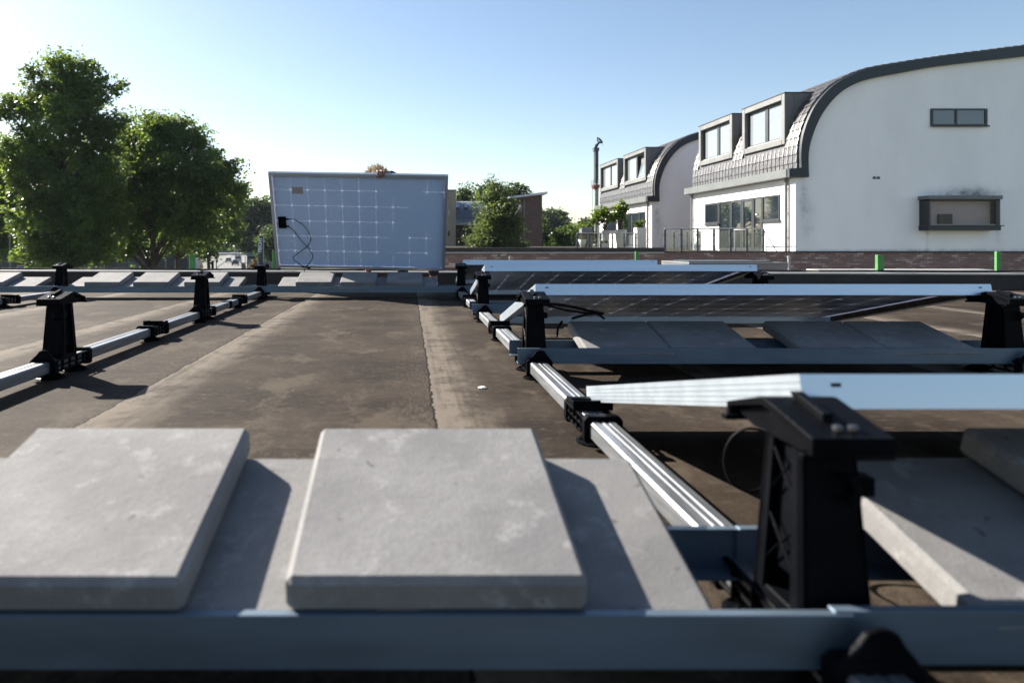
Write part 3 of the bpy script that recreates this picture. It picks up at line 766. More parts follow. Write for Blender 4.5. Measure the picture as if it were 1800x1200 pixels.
# four fingers curling under the bottom edge
for k in range(4):
    b = L(-.452 + k * .0185, 6.74, .150); ln = (.84, .97, 1.0, .86)[k]
    ch.append([(b, .0105), (b + Vector((0, -.030, -.010)), .0102), (b + Vector((0, -.060 * ln, .006)), .0095), (b + Vector((0, -.066 * ln, .030)), .0085)])
b = L(-.39, 6.76, .165); ch.append([(b, .012), (b + Vector((.02, -.005, .03)), .0105), (b + Vector((.02, -.015, .055)), .009)])
skin_mesh('body', ch, M['skin'], pe)
skin_mesh('jumper', [[(L(.09, 7.0, .86), .150), (L(.03, 6.92, .95), .150), (L(-.05, 6.78, .96), .155), (L(-.135, 6.66, 1.045), .122), (L(-.165, 6.60, 1.06), .085)],
                     ('join', 3, [(L(.035, 6.60, 1.03), .076), (L(.075, 6.50, .90), .058), (L(-.03, 6.41, 1.01), .048), (Vector((hx + .085, 6.325, edge_z + .012)) - pe_off, .038), (Vector((hx + .062, 6.305, edge_z + .018)) - pe_off, .030)]), ('join', 3, [(L(-.30, 6.74, .985), .073), (L(-.472, 6.86, .63), .056), (L(-.432, 6.80, .36), .044)])], M['navy'], pe)
skin_mesh('trousers', [[(L(.10, 7.02, .84), .150), (L(.10, 7.01, .77), .150)], ('join', 1, [(L(.00, 6.98, .70), .112), (L(-.06, 6.86, .42), .076), (L(-.06, 6.98, .12), .060)]), ('join', 1, [(L(.20, 7.0, .70), .112), (L(.24, 6.88, .42), .076), (L(.26, 7.0, .12), .060)])], M['jeans'], pe)
for sx in (-.065, .26):
    m = MB(); m.hexa([(sx - .045, 6.76, .005), (sx + .045, 6.76, .005), (sx + .04, 7.04, .005), (sx - .04, 7.04, .005), (sx - .03, 6.79, .06), (sx + .03, 6.79, .06), (sx + .036, 7.03, .11), (sx - .036, 7.03, .11)])
    m.v = [tuple(Vector(v) - pe_off) for v in m.v]; m.build('shoe', M['whitetrim'], pe, bevel=.012, seg=2)
# hair: many short tapering strands over a cap
m = MB(); hc = L(-.293, 6.475, 1.085)
m2 = []
for k in range(900):
    u = rng.normal(size=3); u /= np.linalg.norm(u)
    if u[2] < -.35 or (u[1] < -.75 and u[2] < .25): continue
    d = Vector(u); p0 = hc + Vector((d.x * .093, d.y * .095, d.z * .098))
    ln = random.uniform(.022, .052); j = Vector(rng.normal(size=3)) * .45
    t1 = (d + j).normalized(); t2 = (d * .6 + j * 1.5 + Vector((-.5, 0, .25))).normalized()
    p1 = p0 + t1 * ln * .6; p2 = p1 + t2 * ln * .6
    m.tube([p0 - d * .01, p1, p2], [.0036, .0026, .0006], 3, caps=False)
m.build('hair', M['hair'], pe, smooth=True, recalc=False)

# ------------------------------------------------------------------ street level ground
GZ = -5.75
m = MB(); m.quad((-1500, -300, GZ), (1500, -300, GZ), (1500, 2500, GZ), (-1500, 2500, GZ))
tag(m.build('ground', M['ground'], recalc=False), kind='structure')
def road_c(y): return -41.5 - (y - 170) * .232
m = MB(); rows = [20, 60, 110, 170, 230, 300, 400, 520]
for i in range(len(rows) - 1):
    a, b = rows[i], rows[i + 1]; z = GZ + .02
    m.quad((road_c(a) - 6.0, a, z), (road_c(a) + 6.0, a, z), (road_c(b) + 6.0, b, z), (road_c(b) - 6.0, b, z))
tag(m.build('road', M['asphalt'], recalc=False), kind='structure')
for s, nm in ((-1, 'pavement'), (1, 'pavement')):
    m = MB()
    for i in range(len(rows) - 1):
        a, b = rows[i], rows[i + 1]; q0 = 6.0 * s; q1 = 9.0 * s
        lo, hi = min(q0, q1), max(q0, q1)
        m.hexa([(road_c(a) + lo, a, GZ), (road_c(a) + hi, a, GZ), (road_c(b) + hi, b, GZ), (road_c(b) + lo, b, GZ),
                (road_c(a) + lo, a, GZ + .14), (road_c(a) + hi, a, GZ + .14), (road_c(b) + hi, b, GZ + .14), (road_c(b) + lo, b, GZ + .14)])
    tag(m.build(nm, M['asphalt']), kind='structure')
m = MB()
for k in range(60):
    y = 60 + k * 7
    if y > 420: break
    m.quad((road_c(y) - .07, y, GZ + .026), (road_c(y) + .07, y, GZ + .026), (road_c(y + 3) + .07, y + 3, GZ + .026), (road_c(y + 3) - .07, y + 3, GZ + .026))
tag(m.build('road_markings', M['whitetrim'], recalc=False), kind='structure')

# ------------------------------------------------------------------ brick block with its terraces
BY = 22.0
bb = empty('brick_building', (8, BY, GZ), label='long low brown brick building carrying the two white houses and their terraces', cat='building')
def part(m, name, mt, parent, **kw):
    off = parent.matrix_world.translation if parent.parent is None else None
    o = m.build(name, mt, parent, **kw)
    base = Vector(parent.location)
    pp = parent.parent
    while pp is not None: base += Vector(pp.location); pp = pp.parent
    o.location = -base
    return o
m = MB(); m.box(-1.6, 34, BY, 62, GZ, .14); part(m, 'wall', M['brick'], bb)
m = MB(); m.box(-1.66, 8.22, BY - .06, BY + .34, .143, .30); part(m, 'coping', M['fascia'], bb, bevel=.01)
m = MB(); m.box(-1.66, 8.22, BY - .075, BY - .06, .120, .160); part(m, 'drip_trim', M['whitetrim'], bb)
m = MB(); m.box(8.225, 34, BY - .05, BY + .10, .143, .185); part(m, 'roof_edge', M['dark'], bb)
m = MB(); m.box(-1.6, 34, BY + .35, 61.9, .143, .150); part(m, 'terrace_deck', M['roof'], bb)
m = MB(); m.box(X(865, 21.9), X(879, 21.9), BY - .02, BY - .003, Z(450, 22), Z(447.5, 22)); m.box(X(865, 21.9) - .25 + .45, X(879, 21.9) + .2, BY - .02, BY - .003, Z(450, 22), Z(447.5, 22))
part(m, 'air_vent', M['whitetrim'], bb)
def vent_pipe(px, p0, p1, d, label, wpx):
    r_ = wpx * d / F / 2
    m = MB(); m.lathe([(r_, -1.2), (r_, Z(p0, d) - .04), (r_ * 1.25, Z(p0, d) - .04), (r_ * 1.25, Z(p0, d))], (X(px, d), d, 0), 14)
    tag(m.build('vent_pipe', M['mastgrey'], smooth=False), label, 'pipe')
vent_pipe(897.5, 450, 470, 12.5, 'short grey vent pipe against the brick wall, below the birch tree', 5)
vent_pipe(1387, 450, 478, 12.5, 'slim grey vent pipe against the brick wall, below the corner of the nearer white house', 5)

# ------------------------------------------------------------------ white houses with curved tiled roofs
def cr(p, n=6):
    out = []
    for i in range(len(p) - 1):
        a, b, c, d = [np.array(q, float) for q in (p[max(i - 1, 0)], p[i], p[i + 1], p[min(i + 2, len(p) - 1)])]
        for k in range(n):
            t = k / n
            out.append(tuple(.5 * (2 * b + (c - a) * t + (2 * a - 5 * b + 4 * c - d) * t * t + (3 * b - a - 3 * c + d) * t ** 3)))
    out.append(tuple(p[-1])); return out
def q4(p): return (X(1180 + p[0] / 2.727, 21.85), Z(60 + p[1] / 2.727, 21.85))
inner = cr([q4(p) for p in [(660, 685), (659, 570), (680, 480), (720, 390), (780, 310), (850, 255), (950, 215), (1100, 185), (1300, 150), (1691, 105), (2300, 35)]])
outer = cr([q4(p) for p in [(622, 650), (622, 545), (640, 450), (690, 340), (770, 250), (850, 202), (950, 163), (1100, 136), (1300, 105), (1691, 55), (2300, -20)]])
WX = 12.47
def resample(p, n):
    p = np.array(p); s = np.concatenate([[0], np.cumsum(np.linalg.norm(np.diff(p, axis=0), axis=1))])
    t = np.linspace(0, s[-1], n); return np.stack([np.interp(t, s, p[:, 0]), np.interp(t, s, p[:, 1])], 1), s[-1]
def roof_tiles(y0, y1, name, parent, dormers, row_h=.265, tw=.255):
    _, Ltot = resample(outer, 10); nr = int(Ltot / row_h); pts, _ = resample(outer, nr + 1)
    ny = int((y1 - y0) / tw); tw = (y1 - y0) / ny
    m = MB()
    for i in range(nr):
        a, b = pts[i], pts[min(i + 1, nr)]
        t = (b - a) / np.linalg.norm(b - a); nn = np.array([-t[1], t[0]])
        for j in range(ny):
            ys = y0 + j * tw
            if any(d[0] - .02 < ys + tw * .5 < d[1] + .02 and d[2] - .02 < b[1] and a[1] < d[3] for d in dormers): continue
            jj = random.uniform(-.003, .003)
            prof = [(0.0, -.025), (.050, -.025), (.055, .040), (.10, .050), (.18, .042), (tw - .002, .044)]
            vs = []
            for (dy, hh) in prof:
                lo = a + nn * (.020 + hh + jj) - t * .012; hi = b + nn * (-.002 + hh * .9)
                vs += [(lo[0], ys + dy, lo[1]), (hi[0], ys + dy, hi[1])]
            base = a + nn * (-.01) - t * .012
            for (dy, hh) in prof: vs.append((base[0], ys + dy, base[1]))
            k = len(prof); fs = []
            for q in range(k - 1):
                fs.append((2 * q, 2 * q + 2, 2 * q + 3, 2 * q + 1)); fs.append((2 * k + q, 2 * k + q + 1, 2 * q + 2, 2 * q))
            fs.append((2 * k, 0, 1)); 
            m.add(vs, fs)
    # under-sheet closing the shell
    n2 = 60; pu, _ = resample(outer, n2)
    for i in range(n2 - 1):
        m.quad((pu[i][0] + .02, y0, pu[i][1] - .01), (pu[i + 1][0] + .02, y0, pu[i + 1][1] - .01), (pu[i + 1][0] + .02, y1, pu[i + 1][1] - .01), (pu[i][0] + .02, y1, pu[i][1] - .01))
    return part(m, name, M['rooftile'], parent, recalc=False)
def strip_solid(m, A, B, y0, y1):
    n = len(A)
    for i in range(n - 1):
        m.hexa([(A[i][0], y0, A[i][1]), (B[i][0], y0, B[i][1]), (B[i][0], y1, B[i][1]), (A[i][0], y1, A[i][1]),
                (A[i + 1][0], y0, A[i + 1][1]), (B[i + 1][0], y0, B[i + 1][1]), (B[i + 1][0], y1, B[i + 1][1]), (A[i + 1][0], y1, A[i + 1][1])])
def side_window(parent, y0, y1, z0, z1, name='window', pane='glass', fw=.055, xo=WX, split=0, sill=True):
    # window or door in the wall facing -x
    m = MB(); x0, x1 = xo - .035, xo + .03
    m.box(x0, x1, y0, y0 + fw, z0, z1); m.box(x0, x1, y1 - fw, y1, z0, z1)
    m.box(x0, x1, y0 + fw, y1 - fw, z1 - fw, z1); m.box(x0, x1, y0 + fw, y1 - fw, z0, z0 + fw)
    for k in range(split):
        yy = y0 + (y1 - y0) * (k + 1) / (split + 1); m.box(x0, x1, yy - fw * .6, yy + fw * .6, z0 + fw, z1 - fw)
    f = part(m, name, M['frame_dark'], parent)
    m = MB(); m.box(xo - .012, xo + .0, y0 + fw * .6, y1 - fw * .6, z0 + fw * .6, z1 - fw * .6); part(m, 'pane', M[pane], f)
    if sill:
        m = MB(); m.box(xo - .10, xo - .002, y0 - .05, y1 + .05, z0 - .045, z0 - .004); part(m, 'sill', M['frame_dark'], f)
    return f
def dormer(parent, y0, y1, z0, z1, xf, open_sash=False):
    fw, th = .20, .15
    m = MB(); xb = xf + 1.9
    # hollow casing: front frame + cheeks + flat roof
    m.box(xf, xf + .30, y0, y0 + fw, z0, z1); m.box(xf, xf + .30, y1 - fw, y1, z0, z1)
    m.box(xf, xf + .30, y0 + fw, y1 - fw, z1 - fw, z1); m.box(xf, xf + .30, y0 + fw, y1 - fw, z0, z0 + fw)
    m.box(xf + .303, xb, y0 + .004, y1 - .004, z0 + .3, z1 - .004)
    d = part(m, 'dormer', M['zinc'], parent, bevel=.012)
    m = MB(); m.box(xf - .02, xb + .1, y0 - .02, y1 + .02, z1 + .003, z1 + .028); part(m, 'dormer_roof', M['dark'], d)
    ym = (y0 + y1) / 2 + (y1 - y0) * -.02; a, b = y0 + fw + .005, y1 - fw - .005; c0, c1 = z0 + fw + .004, z1 - fw - .004
    m = MB(); x0, x1 = xf + .13, xf + .20; g = .075
    m.box(x0, x1, a, a + g, c0, c1); m.box(x0, x1, b - g, b, c0, c1); m.box(x0, x1, ym - .10, ym + .10, c0, c1)
    for (p, q) in ((a + g, ym - .10), (ym + .10, b - g)):
        m.box(x0, x1, p, q, c1 - g, c1); m.box(x0, x1, p, q, c0, c0 + g)
    part(m, 'window_frame', M['frame_dark'], d)
    m = MB(); m.box(x0 - .05, x0 - .002, a + .02, b - .02, c0 - .001, c0 + .035); part(m, 'sill', M['whitetrim'], d)
    for k, (p, q) in enumerate(((a + g, ym - .10), (ym + .10, b - g))):
        m = MB()
        if open_sash and k == 0:
            m.hexa([(x0 + .02, p, c0 + g), (x0 + .02, q, c0 + g), (x0 + .035, q, c0 + g), (x0 + .035, p, c0 + g), (x0 + .26, p, c1 - g), (x0 + .26, q, c1 - g), (x0 + .275, q, c1 - g), (x0 + .275, p, c1 - g)])
            part(m, 'pane', M['blind'], d)
        else:
            m.box(x0 + .03, x0 + .045, p, q, c0 + g, c1 - g); part(m, 'pane', M['blind'], d)
def house(name_label, y0, y1, dormers, side_items, front=False):
    h = empty('white_house', (WX + 4, y0, .15), label=name_label, cat='house')
    mid = [((a[0] + b[0]) / 2, (a[1] + b[1]) / 2) for a, b in zip(inner, outer)]
    poly = [(WX, .15), (WX, 2.555), (mid[0][0], 2.555)] + mid[1:]
    xr = poly[-1][0]; poly += [(xr + .5, .15)]
    m = MB(); m.prism(poly, 'y', y0, y1); part(m, 'wall', M['gable'], h)
    roof_tiles(y0 - .05, y1 + .05, 'roof', h, dormers)
    m = MB(); o2 = [(a[0] * .97 + b[0] * .03, a[1] * .97 + b[1] * .03) for a, b in zip(outer, inner)]
    strip_solid(m, o2, inner, y0 - .16, y0 - .003)
    m.prism([(12.19, 2.56), (inner[0][0] - .003, 2.56), (outer[0][0], 2.86), (12.19, 2.83)], 'y', y0 - .155, y0 - .004)
    part(m, 'barge_board', M['dark'], h)
    m = MB(); m.box(12.17, 12.68, y0 - .003, y1 + .15, 2.565, 2.835); part(m, 'gutter', M['gutter'], h, bevel=.008)
    for yy in (y0 + .42, y1 - .12):
        m = MB(); m.tube([(WX - .07, yy, .16), (WX - .07, yy, 2.56)], .05, 10); 
        for zz in (.6, 1.4, 2.2): m.box(WX - .07, WX, yy - .015, yy + .015, zz, zz + .03)
        part(m, 'downpipe', M['zinc'], h, smooth=False)
    for dm in dormers: dormer(h, *dm)
    for it in side_items: side_window(h, *it[:4], **it[4])
    if front:
        D = y0
        # strip window
        x0, x1, z0, z1 = X(1635, D), X(1733, D), Z(221.5, D), Z(191.5, D)
        m = MB(); f = .05
        m.box(x0, x1, D - .05, D - .002, z1 - f, z1); m.box(x0, x1, D - .05, D - .002, z0, z0 + f)
        for xx in (x0, x0 + (x1 - x0) * .43, x1 - f * 1.3): m.box(xx, xx + f * 1.3, D - .05, D - .002, z0 + f, z1 - f)
        w_ = part(m, 'window', M['frame_dark'], h)
        for (a, b) in ((x0 + f, x0 + (x1 - x0) * .43), (x0 + (x1 - x0) * .43 + f, x1 - f)):
            m = MB(); m.box(a, b, D - .028, D - .003, z0 + f * .6, z1 - f * .6); part(m, 'pane', M['glass'], w_)
        m = MB(); m.box(x0 - .02, x1 + .05, D - .09, D - .051, z0 - .04, z0 + .01); part(m, 'sill', M['frame_dark'], w_)
        m = MB(); m.box(x1 + .003, x1 + .05, D - .02, D - .002, z0, z1); part(m, 'reveal', M['whitetrim'], w_)
        # box bay window standing proud of the wall
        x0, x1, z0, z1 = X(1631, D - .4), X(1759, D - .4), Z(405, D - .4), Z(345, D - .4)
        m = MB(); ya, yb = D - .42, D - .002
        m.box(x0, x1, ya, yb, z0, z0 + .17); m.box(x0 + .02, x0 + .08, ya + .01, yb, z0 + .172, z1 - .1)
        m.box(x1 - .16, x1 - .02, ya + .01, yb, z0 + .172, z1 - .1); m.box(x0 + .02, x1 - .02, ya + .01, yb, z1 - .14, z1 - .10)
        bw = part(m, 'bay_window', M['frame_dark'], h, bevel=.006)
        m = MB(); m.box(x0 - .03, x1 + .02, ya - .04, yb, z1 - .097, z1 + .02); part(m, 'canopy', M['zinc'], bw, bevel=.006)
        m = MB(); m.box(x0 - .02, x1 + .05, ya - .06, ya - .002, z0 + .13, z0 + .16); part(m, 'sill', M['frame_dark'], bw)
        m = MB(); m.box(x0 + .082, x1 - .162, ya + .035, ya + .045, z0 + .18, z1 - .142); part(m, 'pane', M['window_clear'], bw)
        m = MB(); m.box(x0 + .082, x1 - .162, ya + .22, ya + .24, z0 + .18, z1 - .142); part(m, 'wall_image_panel', M['pink_wall_image'], bw)  # panel added to imitate the pinkish wall that shows in the pane
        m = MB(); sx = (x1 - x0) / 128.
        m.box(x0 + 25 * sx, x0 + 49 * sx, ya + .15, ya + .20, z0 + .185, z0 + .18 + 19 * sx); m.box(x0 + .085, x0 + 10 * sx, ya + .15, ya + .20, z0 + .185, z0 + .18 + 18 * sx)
        part(m, 'window_image_panel', M['frame_dark'], bw)  # boxes added to imitate the dark window within that wall image
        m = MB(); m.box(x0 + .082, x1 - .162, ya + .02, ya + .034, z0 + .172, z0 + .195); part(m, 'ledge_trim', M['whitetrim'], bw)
        for xx in (X(1534, D), X(1541, D)):
            m = MB(); m.box(xx, xx + .10, D - .012, D - .002, Z(315, D), Z(310.5, D)); part(m, 'air_vent', M['grey_post'], h)
    return h
dz0, dz1, xf = 3.74, 5.44, 12.52
houseA = house('nearer white house with a blank stained gable, bay window and two closed dormers', BY, 30.0,
      [(22.72, 25.62, dz0, dz1, xf), (26.42, 29.45, dz0, dz1, xf)],
      [(22.9, 24.0, 1.22, 2.08, dict()), (24.02, 24.62, .17, 2.08, dict(name='door', sill=False)), (24.64, 25.46, .17, 2.08, dict(name='door', sill=False, fw=.11)),
       (25.48, 26.35, .17, 2.08, dict(name='door', sill=False, fw=.10)), (26.37, 27.35, .17, 2.08, dict(name='door', sill=False)), (27.37, 28.65, 1.22, 2.08, dict(fw=.08))], True)
m = MB(); m.prism([(WX + .02, .16), (WX + .02, 2.5)] + [(a_[0] + .05, a_[1] - .05) for a_ in inner] + [(inner[-1][0] + .05, .16)], 'y', 30.004, 30.06); part(m, 'added_bounce_blocker', M['darkbrick'], houseA)  # unseen dark slab added to stop sunlit bounce onto the farther gable
houseB = house('farther white house half hidden by the nearer one, one dormer window tilted open', 35.0, 44.6,
      [(35.9, 39.6, dz0, dz1 + .02, xf - .05, True), (40.7, 44.5, dz0, dz1 + .02, xf - .05)],
      [(35.9, 36.75, 1.2, 2.1, dict()), (36.8, 38.0, .17, 2.1, dict(name='door', sill=False, fw=.08)), (38.0, 39.4, .17, 2.1, dict(name='door', sill=False, fw=.08)),
       (39.4, 40.6, .17, 2.1, dict(name='door', sill=False)), (40.9, 43.0, 1.1, 2.1, dict(fw=.09))])
# glass balustrades on the terraces
def balustrade(pts, top, label, nposts, double=False):
    b = empty('glass_balustrade', (pts[0][0], pts[0][1], .15), label=label, cat='balustrade')
    m = MB(); m.tube([(x, y, top) for x, y in pts], .022, 8); part(m, 'handrail', M['steel'], b, smooth=False)
    for i in range(len(pts) - 1):
        A = Vector((pts[i][0], pts[i][1], 0)); B = Vector((pts[i + 1][0], pts[i + 1][1], 0)); n = nposts[i]
        u = (B - A).normalized(); pv = Vector((-u.y, u.x, 0))
        for k in range(n):
            c = A.lerp(B, (k + .02) / (n - 1 + .04)) if n > 1 else A
            m = MB(); e = .035
            m.hexa([tuple(c + u * sx * e + pv * sy * .02 + Vector((0, 0, zz))) for zz in (.152, top - .02) for sx, sy in ((-1, -1), (1, -1), (1, 1), (-1, 1))])
            for zz in (.32, top - .22):
                m.hexa([tuple(c + u * sx * .055 + pv * sy * .012 + Vector((0, 0, z2))) for z2 in (zz, zz + .04) for sx, sy in ((-1, -1), (1, -1), (1, 1), (-1, 1))])
            part(m, 'post', M['grey_post'], b)
            if k < n - 1:
                d = A.lerp(B, (k + 1.02) / (n - 1 + .04))
                p, q = c + u * .06, d - u * .06
                m = MB(); m.hexa([tuple(v + pv * s * .005 + Vector((0, 0, zz))) for zz in (.22, top - .08) for v, s in ((p, -1), (q, -1), (q, 1), (p, 1))])
                part(m, 'glass_pane', M['clear'], b)
    return b
tb = balustrade([(X(1168, 22.5), 22.5), (X(1342, 22.5), 22.5), (X(1342, 22.5) , 24.5)], .92, 'front glass balustrade of the nearer house, before its terrace doors', [7, 2])
m = MB(); m.tube([(X(1342, 22.5), 22.52, .90), (X(1342, 22.5) + .45, 22.52, .17)], .018, 6); part(m, 'brace', M['grey_post'], tb)
balustrade([(X(1184, 28.5), 28.5), (X(1300, 28.5), 28.5)], .92, 'rear glass balustrade of the nearer terrace, seen through the front one', [6])
balustrade([(X(1014, 30.5), 30.5), (X(1118, 30.5), 30.5)], .88, 'glass balustrade in front of the potted trees', [6])
m = MB(); m.box(X(1120, 31.5), X(1136, 31.5), 31.5, 32.0, .15, Z(400, 31.5)); tag(m.build('white_screen_wall', M['white_wall']), 'small white wall dappled with leaf shadow beside the potted trees', 'wall')

# ------------------------------------------------------------------ foliage
def leaf_mesh(name, pts, size, m, parent=None, droop=.3, kind=None):
    n = len(pts); pts = np.asarray(pts)
    nrm = rng.normal(size=(n, 3)); nrm[:, 2] = np.abs(nrm[:, 2]) + droop
    nrm /= np.linalg.norm(nrm, axis=1, keepdims=True)
    t = rng.normal(size=(n, 3)); t -= nrm * np.sum(t * nrm, 1, keepdims=True); t /= np.linalg.norm(t, axis=1, keepdims=True)
    b = np.cross(nrm, t); s = size * rng.uniform(.6, 1.3, size=(n, 1))
    a0 = pts - t * s * .5; a1 = pts + b * s * .36 + nrm * s * .06; a2 = pts + t * s * .55 - nrm * s * .08; a3 = pts - b * s * .36 + nrm * s * .06
    V = np.stack([a0, a1, a2, a3], 1).reshape(-1, 3).astype(np.float32)
    me = bpy.data.meshes.new(name); me.vertices.add(4 * n); me.loops.add(4 * n); me.polygons.add(n)
    me.vertices.foreach_set('co', V.ravel()); me.loops.foreach_set('vertex_index', np.arange(4 * n, dtype=np.int32))
    me.polygons.foreach_set('loop_start', np.arange(0, 4 * n, 4, dtype=np.int32)); me.polygons.foreach_set('loop_total', np.full(n, 4, np.int32))
    me.update(calc_edges=True); me.materials.append(m)
    return link(bpy.data.objects.new(name, me), parent)
def crown_points(lobes, dens, spread, per):
    # leaf sprays: flattened balls of leaves hung through each lobe, denser near its outside, with ragged outliers
    out = []
    for (c, rr) in lobes:
        rr = np.array(rr); area = (rr[0] * rr[1] * rr[2]) ** (2 / 3)
        k = max(5, int(area * dens))
        u = rng.normal(size=(k, 3)); u /= np.linalg.norm(u, axis=1, keepdims=True)
        rad = rng.uniform(.05, 1, size=(k, 1)) ** .45
        cc = np.array(c) + u * rad * rr * (1 + .13 * rng.normal(size=(k, 1)))
        for q in cc:
            nn = max(4, int(rng.uniform(.4, 1.7) * per)); sp = spread * rng.uniform(.6, 1.7)
            g = rng.normal(size=(nn, 3)); g /= np.linalg.norm(g, axis=1, keepdims=True)
            g *= rng.uniform(0, 1, size=(nn, 1)) ** .5
            tilt = rng.normal(size=2) * .35
            g = g * sp * np.array([1.25, 1.25, .55])
            g[:, 2] += g[:, 0] * tilt[0] + g[:, 1] * tilt[1]
            out.append(q + g)
    return np.concatenate(out)
def tree(name, label, px, D, lobes, mat, leafs, dens, spread, per, trunk_r=.25, group=None, cat='tree', forks=True, yj=.35, droop=.3):
    x0 = X(px, D); r = empty(name, (x0, D, GZ), label=label, cat=cat, group=group)
    L3 = []
    for (lx, ly, rx, rz) in lobes:
        s = D / F; yo = random.uniform(-yj, yj) * rx * s
        L3.append(((X(lx, D) , D + yo, Z(ly, D)), (rx * s, rx * s * .9, rz * s)))
    pts = crown_points(L3, dens * 1.9, spread * 1.5, int(per * 2.0)) - np.array([x0, D, GZ])
    m = MB(); zt = max(c[2] + 0 * q[2] for c, q in L3) - GZ
    zmin = min(c[2] - q[2] for c, q in L3) - GZ
    n = 9; path = [(math.sin(i * 1.3) * .12 * i / n, math.cos(i * 1.7) * .12 * i / n, zt * i / n) for i in range(n + 1)]
    m.tube(path, [trunk_r * (1.25 if i == 0 else (1 - .9 * i / n)) for i in range(n + 1)], 9)
    for (c, q) in L3:
        cx, cy, cz = c[0] - x0, c[1] - D, c[2] - GZ
        for k in range(3 if forks else 1):
            e = (cx + random.uniform(-.6, .6) * q[0], cy + random.uniform(-.6, .6) * q[1], cz + random.uniform(-.3, .7) * q[2])
            zb = max(min(zmin + .3, cz * .6), cz - max(abs(cx), q[2]) * 1.3 - .5); zb = max(zb, .25 * cz)
            t = min(zb / zt, .95); rr = trunk_r * (1 - .9 * t) * .45
            b0 = (0, 0, zb); mid_ = (e[0] * .5, e[1] * .5, zb + (e[2] - zb) * .62)
            m.tube([b0, mid_, e], [rr, rr * .6, rr * .2], 5)
    m.build('trunk', M['bark'], r, smooth=True)
    leaf_mesh('crown', pts, leafs * 1.08, M[mat], r, droop)
    return r
GT = 'lime trees along the street'
tree('lime_tree', 'tallest lime tree with a ragged, open top, nearest the lamp post', 108, 42,
     [(60, 128, 12, 9), (200, 157, 13, 11), (105, 104, 16, 11), (152, 115, 14, 12), (22, 180, 14, 9), (205, 215, 16, 14), (70, 160, 16, 10), (176, 140, 14, 12), (118, 125, 34, 26), (150, 165, 38, 34), (95, 175, 50, 40), (45, 190, 34, 24), (8, 200, 14, 24), (140, 225, 66, 50), (60, 262, 54, 40), (190, 240, 24, 34), (110, 310, 95, 60), (30, 300, 34, 30), (150, 370, 72, 60), (78, 390, 64, 62), (95, 440, 62, 36), (180, 300, 40, 46), (165, 432, 42, 36)],
     'leaf_lime', .20, 12, .42, 34, .34, GT)
tree('lime_tree', 'broad rounded lime tree with its bare trunk showing below the crown', 270, 47,
     [(222, 230, 15, 18), (230, 262, 24, 30), (268, 208, 14, 9), (312, 210, 14, 10), (222, 236, 12, 10), (345, 246, 14, 11), (410, 292, 13, 11), (424, 330, 11, 12), (285, 228, 40, 24), (245, 250, 30, 26), (320, 245, 40, 30), (285, 285, 74, 45), (350, 300, 48, 40), (230, 320, 44, 50), (300, 345, 80, 46), (375, 330, 42, 42), (330, 395, 62, 36), (245, 372, 32, 42), (205, 400, 30, 45), (222, 430, 28, 24)],
     'leaf_lime', .20, 12, .44, 34, .30, GT)
tree('lime_tree', 'smaller lime tree whose crown reaches over the road', 312, 60,
     [(370, 305, 38, 32), (402, 345, 26, 34), (350, 350, 50, 44), (385, 385, 34, 34), (340, 410, 46, 28), (300, 425, 26, 20)],
     'leaf_lime', .24, 11, .5, 32, .28, GT)
tree('lime_tree', 'yellowish lime tree farther down the street, above the road', 367, 85,
     [(395, 370, 26, 26), (412, 352, 15, 18), (372, 400, 34, 34), (402, 410, 20, 24), (355, 430, 24, 18)],
     'leaf_lime', .30, 10, .6, 30, .28, GT)
tree('lime_tree', 'lime tree cut by the picture edge behind the lamp post', -8, 56,
     [(5, 290, 34, 34), (-20, 330, 48, 50), (20, 360, 36, 40), (10, 410, 40, 34), (-2, 440, 32, 20)], 'leaf_lime', .24, 11, .5, 32, .3, GT)
GB = 'dark trees behind the lime trees'
for i, (px, D, lob, lab) in enumerate((
        (30, 95, [(20, 370, 60, 60), (70, 400, 60, 50), (-30, 400, 50, 60), (20, 440, 60, 30)], 'dark tree mass behind the lamp post'),
        (150, 98, [(130, 380, 60, 70), (180, 400, 60, 56), (150, 445, 70, 26)], 'dark tree mass behind the tallest lime tree'),
        (240, 100, [(225, 390, 56, 60), (270, 400, 50, 50), (240, 445, 60, 24)], 'dark tree mass behind the rounded lime tree'),
        (330, 110, [(310, 410, 46, 50), (345, 420, 40, 40), (320, 448, 44, 20)], 'dark tree mass behind the road-side trunks'))):
    tree('dark_tree', lab, px, D, lob, 'leaf_dark', .42, 6, .8, 26, .3, GB)
tree('dark_tree', 'dark rounded tree over the end of the road, beside the lettered totem', 446, 150, [(440, 378, 26, 28), (425, 405, 18, 22), (462, 400, 28, 36), (475, 380, 24, 30), (455, 425, 34, 22), (488, 420, 20, 30)], 'leaf_dark', .55, 7, .8, 28, .35, GB)
tree('dark_tree', 'dark tree behind the totem, partly covered by the upheld panel', 482, 138, [(485, 430, 26, 30), (505, 420, 30, 30), (480, 452, 22, 16)], 'leaf_dark', .5, 7, .8, 26, .3, GB)
tree('dark_tree', 'blue-green tree closing the far end of the road', 415, 420, [(400, 432, 14, 12), (420, 434, 14, 11), (436, 432, 12, 12), (385, 438, 14, 9)], 'leaf_far', 1.4, 1.4, 2.4, 26, .5, GB)
tree('birch_tree', 'pale green birch tree in front of the dark brick block', 872, 44,
     [(869, 330, 12, 20), (868, 355, 26, 26), (880, 380, 34, 30), (862, 395, 32, 30), (900, 400, 20, 26), (872, 425, 44, 24), (842, 425, 20, 16), (905, 430, 16, 18)], 'leaf_birch', .12, 30, .26, 34, .13)
tree('roadside_tree', 'dark tree behind the curved metal roof', 812, 100, [(815, 345, 14, 14), (806, 355, 12, 12), (822, 352, 12, 10), (812, 375, 20, 20)], 'leaf_dark', .34, 9, .6, 26, .25)
